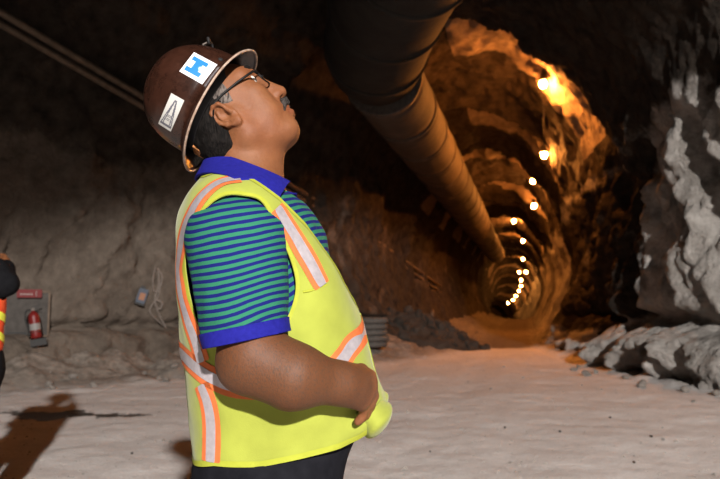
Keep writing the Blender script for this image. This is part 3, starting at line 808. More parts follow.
# collar: a folded band round the neck, open at the throat
ctop = [(205, 157), (222, 158), (232, 159), (257, 170), (285, 181), (295, 184)]
cbot = [(205, 176), (217, 178), (234, 183), (257, 197), (275, 212), (292, 210)]
S = grid_for((-.40, 1.42, 1.45), (-.08, 1.68, 1.68), .004)
ca, cb = NECK0 + np.array([-.004, 0, -.05]), hd(-.002, 0, -.03)
S.cone(ca, cb, .140, .060, 0)
V, Q = S.mesh(); T = tri(Q)
V[:, 1] = Y0 + (V[:, 1]-Y0)*(1 + .55*np.clip((xz(240, 160, 1.475)[1] - V[:, 2])/.06, 0, 1))
V, T = clip(V, T, neckcut(V, ctop, 1.475)); V, T = clip(V, T, -neckcut(V, cbot, 1.475))
V, T = clip(V, T, np.where(V[:, 0] > NECK0[0], .034 - np.abs(V[:, 1]-Y0), -1))
V, T = clip(V, T, V[:, 0] - (xz(289, 186, 1.48)[0] + .25*(V[:, 2]-xz(289, 186, 1.48)[1])))
c_ = np_mesh('collar', V, T, BLUE, polo); solidify(c_, .006, 0)
PLK = new_mat('placket_knit', (.03, .12, .16), .9)
btn = new_mat('shirt_button', (.05, .09, .16), .35)
for (px, py) in ((284, 185), (303, 207)):
    q = P(px, py, Y0); bv, bf = lathe([(.0001, -.002), (.0055, -.002), (.006, 0), (.0055, .002), (.003, .0015), (.0001, .0012)], 14)
    b_ = mesh_obj('button', bv, bf, btn, polo, loc=tuple(q + np.array([-.002, -.012, -.002]))); b_.rotation_euler = (math.radians(50), math.radians(48), 0)

# --- safety vest
def vest_material():
    m = new_mat('lime_vest_mesh', (.62, .70, .045), .8, 0, .2); k = NT(m); co = k.coord()
    k.color(k.ramp(k.noise(14, 4, .5, co), [(.3, (.235, .262, .036)), (.7, (.295, .328, .046))]))
    k.bump(k.noise(420, 2, .5, co), .2, .0015)
    k.b.inputs['Sheen Weight'].default_value = .15
    return m
LIME = vest_material()
TRIM = noisy_mat('lime_binding', (.28, .305, .028), (.33, .355, .036), 40, .75, 0, .2, .1)
ORANGE = noisy_mat('fluorescent_orange_tape', (.54, .115, .032), (.61, .145, .04), 60, .7, 0, .3, .1)
SILVER = noisy_mat('silver_reflective_tape', (.33, .30, .315), (.43, .39, .41), 90, .35, .25, .5, .25, .001, 600)
AH = np.array([torso_hit(*p)[[0, 2]] for p in [(224, 196), (246, 196), (263, 203), (277, 231), (290, 258), (296, 285), (290, 312), (275, 335), (240, 345), (206, 335), (193, 305), (186, 266), (189, 238), (204, 211)]])
AH = smooth_line(AH, 84, True)
HEMP = [(180, 459), (193, 461), (215, 465), (260, 467), (300, 459), (340, 447), (358, 437), (378, 415), (395, 405)]
HEMQ = np.array([torso_hit(*p)[[0, 2]] for p in HEMP])
NECKP = [(190, 174), (206, 176), (226, 170), (240, 172), (262, 185), (280, 198), (298, 216), (318, 236), (345, 262)]
def vest_field(V):
    arm_g = -poly_sd(V[:, 0], V[:, 2], AH); arm_g = np.where(np.abs(V[:, 1]-Y0) > .05, arm_g, -1)
    q = np.array([torso_hit(*p)[[0, 2]] for p in NECKP])
    neck = V[:, 2] - np.interp(V[:, 0], q[:, 0], q[:, 1])
    neck = neck + .105*np.clip(1-np.abs(V[:, 1]-Y0)/.14, 0, 1)*np.clip((V[:, 0]-NECK0[0]-.01)/.05, 0, 1)
    o = np.argsort(HEMQ[:, 0]); hem = np.interp(V[:, 0], HEMQ[o, 0], HEMQ[o, 1]) - V[:, 2]
    return arm_g, neck, hem
S = grid_for(LO, HI, .0048)
PB = P(370, 404, 1.47)                        # the hand pushes the pocket out
def vest_sdf(X, Y, Z):
    d = torso(X, Y, Z, .004)
    for s in (-1, 1):
        c = np.array([PB[0], Y0 + s*(Y0-PB[1]), PB[2]])
        e = (np.sqrt(((X-c[0])/.036)**2 + ((Y-c[1])/.07)**2 + ((Z-c[2]+.01)/.048)**2)-1)*.035
        d = smin(d, e, .035)
    fl = np.clip((1.15-Z)*3, 0, 1)
    # drag folds that run from the hip to the pushed pocket
    fold = np.sin((Z*1.0 - X*.55)*62 + 2.5*perlin(X*6, Y*6, Z*6))*.0065*fl*np.clip((X+.22)*5, 0, 1)
    return d + wr(X, Y, Z, .0050, 8, 5) + fold
S.apply(vest_sdf, LO, HI, 0)
V, Q = S.mesh(); T = tri(Q); VV0, TT0 = V, T
for j in range(3): V, T = clip(V, T, vest_field(V)[j])
vest = np_mesh('safety_vest', V, T, LIME, man); solidify(vest, .002)
vest['label'] = 'lime yellow safety vest with orange and silver tape'
VV, VT = V, T
def vnormals(V, T):
    n = np.zeros_like(V); fn = np.cross(V[T[:, 1]]-V[T[:, 0]], V[T[:, 2]]-V[T[:, 0]])
    for k in range(3): np.add.at(n, T[:, k], fn)
    return n/(np.linalg.norm(n, axis=1)[:, None]+1e-12)
VN = vnormals(VV, VT)
# binding along armholes, neck and hem
for j, nm in ((0, 'armhole_binding'), (1, 'neck_binding'), (2, 'hem_binding')):
    Vc = VV + VN*.0012; g = -(vest_field(VV)[j] + (.007 if j < 2 else .011))
    if j == 0: g = np.where(np.abs(VV[:, 1]-Y0) > .05, g, 1)
    for sd in (-1, 1):
        V, T = clip(Vc, VT, np.maximum(g, (Y0-VV[:, 1])*sd + .0002)); V, T = biggest(V, T)
        if len(V): np_mesh(nm, V, T, TRIM, vest)
def tape(pix, half=.0235, core=.0125):
    line = smooth_line([torso_hit(*p) for p in pix], 60)
    Vm = VV.copy(); Vm[:, 1] = np.where(Vm[:, 1] > Y0, 2*Y0-Vm[:, 1], Vm[:, 1])
    for nm, lo_, hi_, lift, mt in (('orange_tape', None, half, .0016, ORANGE), ('reflective_tape', None, core, .0026, SILVER)):
        dist = polyline_dist(Vm, line) - hi_
        e0 = (Vm-line[0])@(line[1]-line[0]); e1 = (Vm-line[-1])@(line[-1]-line[-2])
        near0 = np.linalg.norm(Vm-line[0], axis=1) < half*1.6; near1 = np.linalg.norm(Vm-line[-1], axis=1) < half*1.6
        g = np.where(near0, np.maximum(dist, -e0/np.linalg.norm(line[1]-line[0])), dist); g = np.where(near1, np.maximum(g, e1/np.linalg.norm(line[-1]-line[-2])), g)
        for sd in (-1, 1):
            V, T = clip(VV + VN*lift, VT, np.maximum(g, (Y0-VV[:, 1])*sd + .0002))
            V, T = biggest(V, T)
            if len(V): np_mesh(nm, V, T, mt, vest)
tape([(276, 208), (283, 218), (295, 239), (309, 263), (321, 286)])
tape([(240, 180), (222, 183), (205, 195), (192, 214), (184, 240), (181, 268), (184, 294), (190, 317), (198, 341), (204, 362)])
tape([(372, 316), (362, 330), (352, 344), (342, 358), (325, 374), (280, 386), (240, 386), (214, 377), (198, 366), (185, 355), (176, 347)])
tape([(204, 384), (210, 402), (213, 425), (213, 461)])
# chest pocket edge and the hand pocket that swallows the fingers
line = smooth_line([torso_hit(*p) for p in ((303, 292), (313, 290), (327, 285), (340, 281))], 20)
tube_obj('pocket_edge', [p + np.array([0, -.003, 0]) for p in line], .0028, TRIM, vest, 6)
tube_obj('pocket_seam', [p + np.array([0, -.002, 0]) for p in smooth_line([torso_hit(*p) for p in ((318, 290), (321, 315), (324, 345), (325, 380))], 20)], .0014, TRIM, vest, 6)
vest_bvh = BVHTree.FromPolygons([Vector(v) for v in VV], [tuple(int(q) for q in t) for t in VT]); zp = []
for z_ in np.linspace(P(330, 240, Y0)[2], P(350, 425, Y0)[2], 26):
    h = vest_bvh.ray_cast(Vector((.6, Y0-.004, z_)), Vector((-1, 0, 0)))
    if h[0] is not None and h[0].x > -.12: zp.append(np.array(h[0]) + [.0005, 0, 0])
tube_obj('zipper', smooth_line(zp, 60), .0020, new_mat('zip_tape', (.22, .25, .03), .6), vest, 6)
for s in (-1, 1):
    S = grid_for((PB[0]-.10, PB[1]-.11, PB[2]-.13), (PB[0]+.10, PB[1]+.13, PB[2]+.08), .004)
    S.ell(PB + [.000, -.012, -.014], (.040, .072, .046), None, 0)
    X, Yg, Z = S.ax[0][:, None, None], S.ax[1][None, :, None], S.ax[2][None, None, :]
    S.F += (.006*np.sin((Z - X*.9)*95 + 2*perlin(X*8, Yg*8, Z*8))).astype(np.float32)
    V, Q = S.mesh(); T = tri(Q)
    mouth = np.array([xz(330, 414, 1.40), xz(352, 414, 1.40), xz(372, 408, 1.42), xz(384, 392, 1.50)])
    V, T = clip(V, T, V[:, 2] - np.interp(V[:, 0], mouth[:, 0], mouth[:, 1]))
    if s > 0: V = V*[1, -1, 1] + [0, 2*Y0, 0]; T = T[:, ::-1]
    pk = np_mesh('hand_pocket', V, T, LIME, vest); solidify(pk, .002)

# --- hair, brows, moustache, eyes
def hair_mat(name, a, b):
    m = new_mat(name, a, .8, 0, .12); k = NT(m)
    mp = k.n('ShaderNodeMapping'); mp.inputs['Scale'].default_value = (1, 1, .2); mp.inputs['Rotation'].default_value = (0, .7, 0); k.l(k.coord(), mp.inputs[0])
    nz = k.noise(260, 3, .6, mp.outputs[0]); k.color(k.ramp(nz, [(.38, a), (.62, b)])); k.bump(nz, .8, .004); return m
HAIR = hair_mat('black_hair', (.002, .0016, .0013), (.009, .007, .006)); GREY = hair_mat('greying_hair', (.035, .028, .024), (.15, .125, .11))
S = grid_for(HO-.17, HO+.17, .0032)
S.ell(hd(-.002, 0, .045), (.105, .080, .097), HR_, 0); S.cone(hd(-.045, -.03, -.035), hd(-.045, .03, -.035), .050, .050, .05); S.cone(hd(-.030, -.047, -.01), hd(-.03, .047, -.01), .030, .030, .03)
X, Yg, Z = S.ax[0][:, None, None], S.ax[1][None, :, None], S.ax[2][None, None, :]
S.F += (.003*perlin(X*60, Yg*60, Z*60)).astype(np.float32)
V, Q = S.mesh(); T = tri(Q); L = (V-HO)@HR_.T
hl = np.interp(L[:, 2], [-.10, -.06, -.02, .0, .015, .03, .05, .09, .15], [-.040, -.032, -.018, -.010, .000, .004, .008, .040, .08])
V1, T1 = clip(V, T, L[:, 0]-hl); L1 = (V1-HO)@HR_.T
V1, T1 = clip(V1, T1, -.078 - L1[:, 2]); L1 = (V1-HO)@HR_.T
V1, T1 = clip(V1, T1, np.where(np.abs(L1[:, 1]) > .04, .0 - (np.hypot((L1[:, 0]+.004)/.026, (L1[:, 2]+.002)/.036)-1)*.03, -1))
np_mesh('hair', V1, T1, HAIR, man)['label'] = 'short black hair at the back of the head'
for s in (-1, 1):
    S = grid_for(hd(.02, s*.075, .02)-.07, hd(.02, s*.075, .02)+.07, .0026)
    S.ell(hd(-.002, 0, .045), (.104, .0795, .096), HR_, 0); S.ell(hd(.040, 0, .035), (.067, .0685, .087), HR_, .02)
    S.F += (.003*perlin(S.ax[0][:, None, None]*90, S.ax[1][None, :, None]*90, S.ax[2][None, None, :]*90)).astype(np.float32)
    V, Q = S.mesh(); L = (V-HO)@HR_.T
    sbx = np.interp(L[:, 2], [-.02, .0, .02, .05], [.014, .018, .026, .032])
    V, T = clip(V, tri(Q), np.maximum.reduce([L[:, 0]-sbx, -.004-L[:, 0], -.004-L[:, 2], L[:, 2]-.065, .03-s*L[:, 1]])); V, T = biggest(V, T)
    np_mesh('sideburn', V, T, GREY, man)['label'] = 'grey sideburn'
    S = grid_for(hd(.095, s*.03, .07)-.05, hd(.095, s*.03, .07)+.05, .002)
    S.cone(hd(.1015, s*.014, .070), hd(.0985, s*.030, .076), .0048, .0055, 0); S.cone(hd(.0985, s*.030, .076), hd(.083, s*.049, .070), .0055, .003, .004)
    S.F += (.002*perlin(S.ax[0][:, None, None]*150, S.ax[1][None, :, None]*150, S.ax[2][None, None, :]*150)).astype(np.float32)
    V, Q = S.mesh(); np_mesh('eyebrow', V, Q, HAIR, man)
EYE = new_mat('eye_white', (.55, .5, .45), .2); IRIS = new_mat('dark_iris', (.02, .012, .008), .12)
for s in (-1, 1):
    c = hd(.0868, s*.033, .044); gz = HFW*.97 + HUP*.2; gz /= np.linalg.norm(gz)
    bm = bmesh.new(); bmesh.ops.create_uvsphere(bm, u_segments=24, v_segments=16, radius=.0122)
    me = bpy.data.meshes.new('eye'); bm.to_mesh(me); bm.free(); me.materials.append(EYE); me.materials.append(IRIS)
    e_ = bpy.data.objects.new('eye', me); col.objects.link(e_); e_.parent = man; e_.location = c; e_.rotation_euler = Vector(gz).to_track_quat('Z', 'Y').to_euler()
    for p in me.polygons:
        p.use_smooth = True
        if p.center.z > .0103: p.material_index = 1
S = grid_for(hd(.11, 0, -.04)-.06, hd(.11, 0, -.04)+.06, .0022)
for s in (-1, 1):
    S.cone(hd(.1185, s*.002, -.0285), hd(.1135, s*.018, -.034), .0100, .0098, .006); S.cone(hd(.1135, s*.018, -.034), hd(.098, s*.033, -.052), .0096, .0055, .006)
S.F += (.0028*perlin(S.ax[0][:, None, None]*140, S.ax[1][None, :, None]*140, S.ax[2][None, None, :]*140)).astype(np.float32)
V, Q = S.mesh(); np_mesh('moustache', V, Q, hair_mat('dark_moustache', (.008, .007, .006), (.06, .05, .045)), man)

# --- spectacles
FRAME = new_mat('dark_spectacle_frame', (.004, .004, .004), .45, 0, .15)
GLASS = new_mat('spectacle_lens', (.8, .85, .85), .03, 0, .6); GLASS.node_tree.nodes['Principled BSDF'].inputs['Alpha'].default_value = .10
gl = empty('eyeglasses', hd(.11, 0, .04)); gl.parent = man; goff = hd(.11, 0, .04)
def gtube(nm, pts, r, closed=False, n=8): return tube_obj(nm, [p-goff for p in pts], r, FRAME, gl, n, closed)
for s in (-1, 1):
    ring = []
    for a in np.linspace(0, 2*math.pi, 28, endpoint=False):
        cy, cu = math.cos(a), math.sin(a)
        ring.append(hd(.1155 - .006*(cy+.2)*(1 if cy > -.2 else 0) - .05*abs(0), s*(.034 + .0255*np.sign(cy)*abs(cy)**.8), .036 + .0185*np.sign(cu)*abs(cu)**.8) - HFW*.010*(.018+.0185*cu)/.0185*.25)
    gtube('lens_rim', ring, .0018, True)
    c = np.mean(ring, 0); lv = [c-goff] + [p-goff for p in ring]; lf = [(0, k+1, (k+1) % 28+1) for k in range(28)]
    lens = mesh_obj('lens', lv, lf, GLASS, gl); solidify(lens, .0012, 0)
    hin = ring[1]; 
    gtube('temple_arm', [hin, hd(.100, s*.070, .047), hd(.060, s*.0765, .046), hd(.015, s*.0805, .043), hd(-.012, s*.083, .036), hd(-.026, s*.083, .018)], [.0030, .0029, .0027, .0025, .0023, .0020])
gtube('bridge', [hd(.1135, -.0095, .046), hd(.1175, -.004, .050), hd(.1175, .004, .050), hd(.1135, .0095, .046)], .0015)

# --- hard hat
HC = P(214.5, 107.5, Y0); b0, b1 = P(248.5, 50, Y0), P(180, 167.5, Y0)
HF = b0-b1; BL = np.linalg.norm(HF)/2*.985; HF /= np.linalg.norm(HF); HN = np.array([-HF[2], 0, HF[0]]); HHR = np.stack([HF, [0, 1, 0], HN])
hat = empty('hard_hat', HC); hat.parent = man; hat['label'] = 'scuffed brown full brim hard hat with white stickers'
def hat_mat():
    m = new_mat('brown_fibreglass_hat', (.085, .032, .018), .30, 0, .5); k = NT(m); co = k.coord()
    n1 = k.noise(22, 6, .65, co); n2 = k.noise(90, 5, .7, co)
    c = k.ramp(n1, [(.3, (.013, .005, .0032)), (.7, (.036, .0115, .006))]); c = k.mix(.3, c, k.ramp(n2, [(.35, (.013, .0055, .0035)), (.62, (.036, .014, .008)), (.76, (.09, .05, .033))]))
    k.color(c); r = k.n('ShaderNodeMapRange', i_3=.16, i_4=.42); k.l(n1, r.inputs[0]); k.l(r.outputs[0], k.b.inputs['Roughness']); k.bump(n2, .12, .002); return m
HATM = hat_mat()
NA, DH = 96, .156
def dome_pt(a, t, lift=0.0):
    """a round the hat (0 = front), t from 0 at the brim line to 1 at the crown"""
    n = 2.5; ph = t*math.pi/2; rr = max(math.cos(ph), 0)**(2/n); hh = math.sin(ph)**(2/n)
    f, y = (BL-.030)*rr*math.cos(a), .108*rr*math.sin(a); h = DH*hh
    ridge = .0055*math.exp(-(y/.012)**2)*min(1, hh*1.2) + .0035*(math.exp(-((y-.045)/.009)**2)+math.exp(-((y+.045)/.009)**2))*max(0, hh-.35)
    s = 1 + lift/.12
    return f*s, y*s, (h + ridge)*s
def hat_w(f, y, h): return HF*f + np.array([0, y, 0]) + HN*h       # relative to the hat's empty
V, Fq = [], []
rows = []
brim = [(1.0, -.011), (1.0, -.006), (.985, -.004), (.95, -.003), (.90, .001), (.84, .006), (.80, .013)]
for t, (rr, h) in enumerate(brim):
    row = []
    for k in range(NA):
        a = 2*math.pi*k/NA; droop = -.010*abs(math.cos(a))**3*max(0, (rr-.8)/.2)
        bf, by = BL, .133
        row.append(len(V)); V.append(hat_w(bf*rr*math.cos(a), by*rr*math.sin(a), h+droop))
    rows.append(row)
for t in np.linspace(.06, .985, 26):
    row = []
    for k in range(NA):
        row.append(len(V)); V.append(hat_w(*dome_pt(2*math.pi*k/NA, t)))
    rows.append(row)
for r0, r1 in zip(rows[:-1], rows[1:]):
    for k in range(NA): Fq.append((r0[k], r0[(k+1) % NA], r1[(k+1) % NA], r1[k]))
V.append(hat_w(*dome_pt(0, 1))); Fq += [(rows[-1][k], rows[-1][(k+1) % NA], len(V)-1) for k in range(NA)]
shellh = mesh_obj('shell', V, Fq, HATM, hat); solidify(shellh, .0032)
hat_bvh = BVHTree.FromPolygons([Vector(v)+Vector(HC) for v in V], Fq)
rim = [hat_w(BL*math.cos(a), .133*math.sin(a), -.0105 - .010*abs(math.cos(a))**3) for a in np.linspace(0, 2*math.pi, 96, endpoint=False)]
tube_obj('rim_edge', rim, .0026, noisy_mat('worn_brim_edge', (.20, .12, .08), (.42, .32, .25), 60, .35), hat, 8, True)
# inner suspension: headband, and an orange tab added as the lamp glint at the nape
BAND = new_mat('black_suspension', (.012, .011, .011), .7)
bp = [hat_w(.104*math.cos(a)-.004, .086*math.sin(a), -.012) for a in np.linspace(0, 2*math.pi, 48, endpoint=False)]
vv = bp + [p + HN*.034 for p in bp]
hb = mesh_obj('headband', vv, [(k, (k+1) % 48, (k+1) % 48+48, k+48) for k in range(48)], BAND, hat); solidify(hb, .003, 0)
vv = [hat_w(-.112+.01*abs(u_), u_*.034, h_) for h_ in (-.040, -.012) for u_ in np.linspace(-1, 1, 9)]
nb_ = mesh_obj('nape_glint_tab', vv, [(k, k+1, k+10, k+9) for k in range(8)], noisy_mat('orange_lamp_glint', (.45, .17, .06), (.60, .26, .10), 40, .45), hat); solidify(nb_, .004, 0)
# stickers: printed patches lying on the shell
WHITE = new_mat('white_sticker', (.72, .72, .74), .4); LBLUE = new_mat('sticker_blue', (.02, .16, .62), .4); PALE = new_mat('sticker_pale_blue', (.35, .52, .80), .4); INK = new_mat('sticker_ink', (.10, .10, .12), .5); GREYW = new_mat('aged_white_label', (.46, .45, .42), .55); GINK = new_mat('grey_print', (.38, .38, .42), .5)
def sticker(name, quad, N, M, mats, pat, label):
    q = np.array(quad, float); VV_, FF, MI = [], [], []
    for j in range(M+1):
        for i_ in range(N+1):
            s_, t_ = i_/N, j/M
            p = (1-s_)*(1-t_)*q[0] + s_*(1-t_)*q[1] + s_*t_*q[2] + (1-s_)*t_*q[3]
            h = hat_bvh.ray_cast(Vector((0, 0, CAM_Z)), Vector(ray(*p)).normalized())
            if h[0] is None: hp = P(p[0], p[1], Y0-.1)
            else: nn = h[1] if h[1].dot(Vector(ray(*p))) < 0 else -h[1]; hp = np.array(h[0] + nn*.0009)
            VV_.append(hp-HC)
    for j in range(M):
        for i_ in range(N):
            FF.append((j*(N+1)+i_, j*(N+1)+i_+1, (j+1)*(N+1)+i_+1, (j+1)*(N+1)+i_)); MI.append(pat((i_+.5)/N, (j+.5)/M))
    o = mesh_obj(name, VV_, FF, mats, hat); o.data.polygons.foreach_set('material_index', np.array(MI, np.int32)); o['label'] = label; return o
def logo(s, t):
    if (s-.06)*(s-.94) > 0 or (t-.04)*(t-.96) > 0: return 0
    if math.hypot((s-.62), (t-.48)) < .115: return 2 if math.hypot((s-.62), (t-.48)) > .07 else 0
    if .13 < t < .32 and .10 < s < .72: return 1
    if .64 < t < .83 and .10 < s < .72: return 1
    if .28 < s < .56 and .28 < t < .72: return 1
    if .80 < s < .90 and (.14 < t < .46 or .56 < t < .86) and int(t*26) % 3 != 0: return 3
    return 0
sticker('logo_sticker', [(194, 52.5), (217.5, 65), (202.5, 84.5), (179.5, 71.5)], 44, 44, [WHITE, LBLUE, PALE, GINK], logo, 'white sticker with a blue H shaped logo')
def lab(s, t):
    if min(s, 1-s) < .06 or min(t, 1-t) < .04: return 0
    a = abs((s-.5)*2); 
    for w_ in (.86, .56):
        if abs(a - w_*(t)) < .075 and .12 < t < .92: return 1
    if .885 < t < .93 and a < .84: return 1
    if .60 < t < .80 and a < .30 and int(t*40) % 2 == 0: return 1
    return 0
sticker('triangle_label', [(171.5, 93), (184.5, 100.5), (171, 131.5), (158.5, 123.5)], 30, 48, [GREYW, INK], lab, 'worn white label with black triangle outlines')
# lamp bracket at the front and the vent plug
def on_hat(px, py):
    h = hat_bvh.ray_cast(Vector((0, 0, CAM_Z)), Vector(ray(px, py)).normalized()); return np.array(h[0])-HC, np.array(h[1])
q, nq = on_hat(220.5, 59.5)
bv, bf = lathe([(.0001, -.002), (.0052, -.002), (.0052, .0012), (.0035, .0022), (.0001, .0022)], 14)
pl = mesh_obj('vent_plug', bv, bf, BAND, hat, loc=tuple(q)); nq = nq if nq@ray(220, 59) < 0 else -nq; pl.rotation_euler = Vector(nq).to_track_quat('Z', 'Y').to_euler()
f0, y0_, h0 = dome_pt(0, .24); base = hat_w(f0, 0, h0)
V = []
tube_obj('lamp_bracket', [hat_w(f0+.002, -.020, h0+.004), hat_w(f0+.012, -.022, h0+.012), hat_w(f0+.014, 0, h0+.016), hat_w(f0+.012, .022, h0+.012), hat_w(f0+.002, .020, h0+.004)], .0035, BAND, hat, 8)
tube_obj('bracket_clip', [hat_w(f0-.012, -.012, h0+.010), hat_w(f0-.004, -.014, h0+.018), hat_w(f0+.006, -.014, h0+.010)], .0028, DARKMETAL, hat, 8)

# ------------------------------------------------------------------ bystander cut off by the left edge of the picture
def bystander():
    bx, by = -2.245, 4.0
    A = lambda f, y, z: np.array([bx + y, by + f, z])          # faces away from the camera's side, toward the wall
    def figure(S, grow=0.0, parts='all'):
        g = grow
        if parts in ('all', 'top'):
            S.ell(A(0, 0, 1.22), (.185+g, .125+g, .26+g), None, .05); S.ell(A(0, 0, 1.02), (.175+g, .135+g, .16+g), None, .06)
            S.cone(A(0, -.15, 1.43), A(0, .15, 1.43), .062+g, .062+g, .06)
        if parts in ('all', 'arms'):
            S.cone(A(0, .17, 1.42), A(.02, .215, 1.36), .056+g, .052+g, .04); S.cone(A(.02, .215, 1.36), A(.24, .10, 1.46), .048+g, .036+g, .03)
            S.cone(A(0, -.17, 1.42), A(.03, -.23, 1.17), .056+g, .046+g, .04); S.cone(A(.03, -.23, 1.17), A(.20, -.20, 1.08), .045+g, .034+g, .03)
        if parts in ('all', 'legs'):
            for s in (-1, 1):
                S.ell(A(0, s*.08, .90), (.125+g, .135+g, .14+g), None, .06)
                S.cone(A(0, s*.10, .86), A(.02, s*.105, .48), .090+g, .062+g, .05); S.cone(A(.02, s*.105, .48), A(-.02, s*.13, .10), .062+g, .045+g, .04)
    S = Sdf(np.arange(bx-.36, bx+.40, .011), np.arange(by-.3, by+.42, .011), np.arange(-.02, 1.86, .011))
    figure(S)
    S.cone(A(0, 0, 1.45), A(.01, 0, 1.60), .058, .056, .03); S.ell(A(.015, 0, 1.665), (.075, .098, .115), None, .03)
    S.ell(A(.11, 0, 1.655), (.014, .022, .026), None, .02); S.ell(A(.055, 0, 1.60), (.045, .05, .04), None, .03)
    for s in (-1, 1):
        S.ell(A(.0, s*.078, 1.66), (.010, .018, .032), None, .01)
        S.cone(A(-.03, s*.13, .05), A(.13, s*.14, .045), .04, .036, .03)
    for q, (w0, w1) in enumerate(((A(.24, .10, 1.46), A(.30, .06, 1.50)), (A(.20, -.20, 1.08), A(.27, -.19, 1.06)))):
        S.cone(w0, w1, .033, .034, .02); d = (w1-w0)/np.linalg.norm(w1-w0)
        for j in range(4):
            o = np.array([0, 0, (j-1.5)*.019]); S.cone(w1+o, w1+o+d*.045+[-.01, 0, 0], .0095, .009, .006); S.cone(w1+o+d*.045+[-.01, 0, 0], w1+o+d*.05+[-.035, 0, 0], .009, .008, .004)
        S.cone(w0+[0, 0, .025], w1+[0, 0, .045], .013, .010, .01)
    V, Q = S.mesh(); b = np_mesh('person', V, Q, SKIN)
    tag(b, 'person in orange and yellow vest and black clothes, cut off at left edge', 'person')
    BLACK = noisy_mat('black_jacket_cloth', (.005, .005, .006), (.009, .009, .010), 30, .9, 0, .05, .3, .003)
    def cloth(nm, parts, grow, mat, lo=None, hi=None, wa=.004):
        S = Sdf(np.arange(bx-.40, bx+.44, .011), np.arange(by-.32, by+.44, .011), np.arange(-.02, 1.62, .011))
        for p in parts: figure(S, grow, p)
        S.F += wr(S.ax[0][:, None, None], S.ax[1][None, :, None], S.ax[2][None, None, :], wa, 12, 4).astype(np.float32)
        V, Q = S.mesh(); T = tri(Q)
        if lo is not None: V, T = clip(V, T, lo - V[:, 2])
        if hi is not None: V, T = clip(V, T, V[:, 2] - hi)
        return V, T
    V, T = cloth('jacket', ('top', 'arms'), .016, BLACK, .95, 1.52); np_mesh('jacket', V, T, BLACK, b)
    V, T = cloth('trousers', ('legs',), .020, BLACK, .09, 1.0); np_mesh('trousers', V, T, BLACK, b)
    VO = noisy_mat('orange_vest_mesh', (.55, .05, .012), (.65, .08, .02), 20, .8); VY = noisy_mat('yellow_vest_tape', (.60, .62, .05), (.70, .70, .07), 30, .7)
    V, T = cloth('vest', ('top',), .034, VO, .86, 1.47, .003)
    V, T = clip(V, T, np.where(np.abs(V[:, 0]-bx) > .10, .115 - np.hypot((V[:, 1]-by)/.8, V[:, 2]-1.38), -1)); V, T = biggest(V, T)
    v = np_mesh('safety_vest', V, T, VO, b); solidify(v, .003)
    n = vnormals(V, T)
    for z0 in (.945, 1.06, 1.17):
        V2, T2 = clip(V + n*.003, T, np.abs(V[:, 2]-z0 + .04*np.sin((V[:, 1]-by)*9)) - .022); V2, T2 = biggest(V2, T2)
        if len(V2): np_mesh('reflective_band', V2, T2, VY, v)
    for s in (-1, 1):
        S = grid_for(A(-.12, s*.14-.08, -.02), A(.24, s*.14+.08, .18), .009)
        S = Sdf(np.arange(bx+s*.135-.09, bx+s*.135+.09, .008), np.arange(by-.14, by+.24, .008), np.arange(-.02, .2, .008))
        S.cone(A(-.02, s*.135, .10), A(-.02, s*.135, .15), .058, .060, .03); S.cone(A(-.035, s*.135, .05), A(.15, s*.145, .047), .05, .05, .04)
        S.F = -smin(-S.F, (S.ax[2][None, None, :]-.004).astype(np.float32)+0*S.F, .01)
        V, Q = S.mesh(); np_mesh('boot', V, Q, BOOT, b)
    prof = [(.150, -.006), (.152, .0), (.135, .006), (.118, .016), (.113, .05), (.098, .10), (.065, .135), (.025, .15), (.0001, .151)]
    hv, hf = lathe(prof, 32, False); h = mesh_obj('hard_hat', hv, hf, HATM, b, loc=tuple(A(.005, 0, 1.70))); h.scale = (.92, 1.05, 1); solidify(h, .004)
    return b
bystander()

# ------------------------------------------------------------------ fire point on the left wall
RED = noisy_mat('red_enamel', (.13, .009, .008), (.18, .013, .011), 20, .4, 0, .4, .1)
SIGNRED = new_mat('red_sign_face', (.15, .012, .012), .6); SIGNW = new_mat('white_sign_print', (.34, .28, .26), .6)
BOARD = noisy_mat('weathered_grey_board', (.06, .053, .047), (.095, .084, .074), 9, .85)
hb0 = pick(27, 315, ('wall_left', 'floor'))
FD = np.array(hb0[0])[1]-.16; print('FIREPOINT', tuple(hb0[0])); fp = P(27, 314, FD); YAW = math.radians(26)
bd = empty('backing_board', fp, (0, 0, YAW)); tag(bd, 'weathered grey board behind the fire extinguisher', 'board')
box_obj('panel', (.66, .02, .74), BOARD, bd, (0, .03, 0))
for sx_, sz_, w, h in ((-.325, 0, .03, .74), (.325, 0, .03, .74), (0, .36, .68, .03), (0, -.36, .68, .03)): box_obj('frame_rail', (w, .05, h), PIPE, bd, (sx_, .02, sz_))
box_obj('slot', (.30, .012, .05), CABLE, bd, (-.14, .012, -.315), bevel=.002)
for px_, pz_ in ((-.28, .2), (.28, .2), (-.28, -.2), (.28, -.2)): box_obj('wall_stud', (.04, .22, .04), PIPE, bd, (px_, .15, pz_))
sg = empty('fire_sign', P(29.5, 293.5, FD-.06), (0, 0, YAW)); tag(sg, 'red fire equipment sign above the extinguisher', 'sign')
box_obj('plate', (.37, .012, .135), SIGNRED, sg, bevel=.003)
for k_ in range(7): box_obj('print_mark', (.018, .004, .026 - .006*(k_ % 2)), SIGNW, sg, (-.125+.027*k_, -.0075, -.012), bevel=0)
pm = [(.115, -.0085, .040), (.10, -.0085, .030), (.10, -.0085, .006), (.088, -.0085, 0), (.10, -.0085, -.006), (.10, -.0085, -.030), (.115, -.0085, -.040)]
tube_obj('print_symbol', pm, .006, SIGNW, sg, 6)
ex = empty('fire_extinguisher', P(36.5, 338, FD-.20), (0, math.radians(-9), YAW)); tag(ex, 'red fire extinguisher with white label hung on the left wall', 'extinguisher')
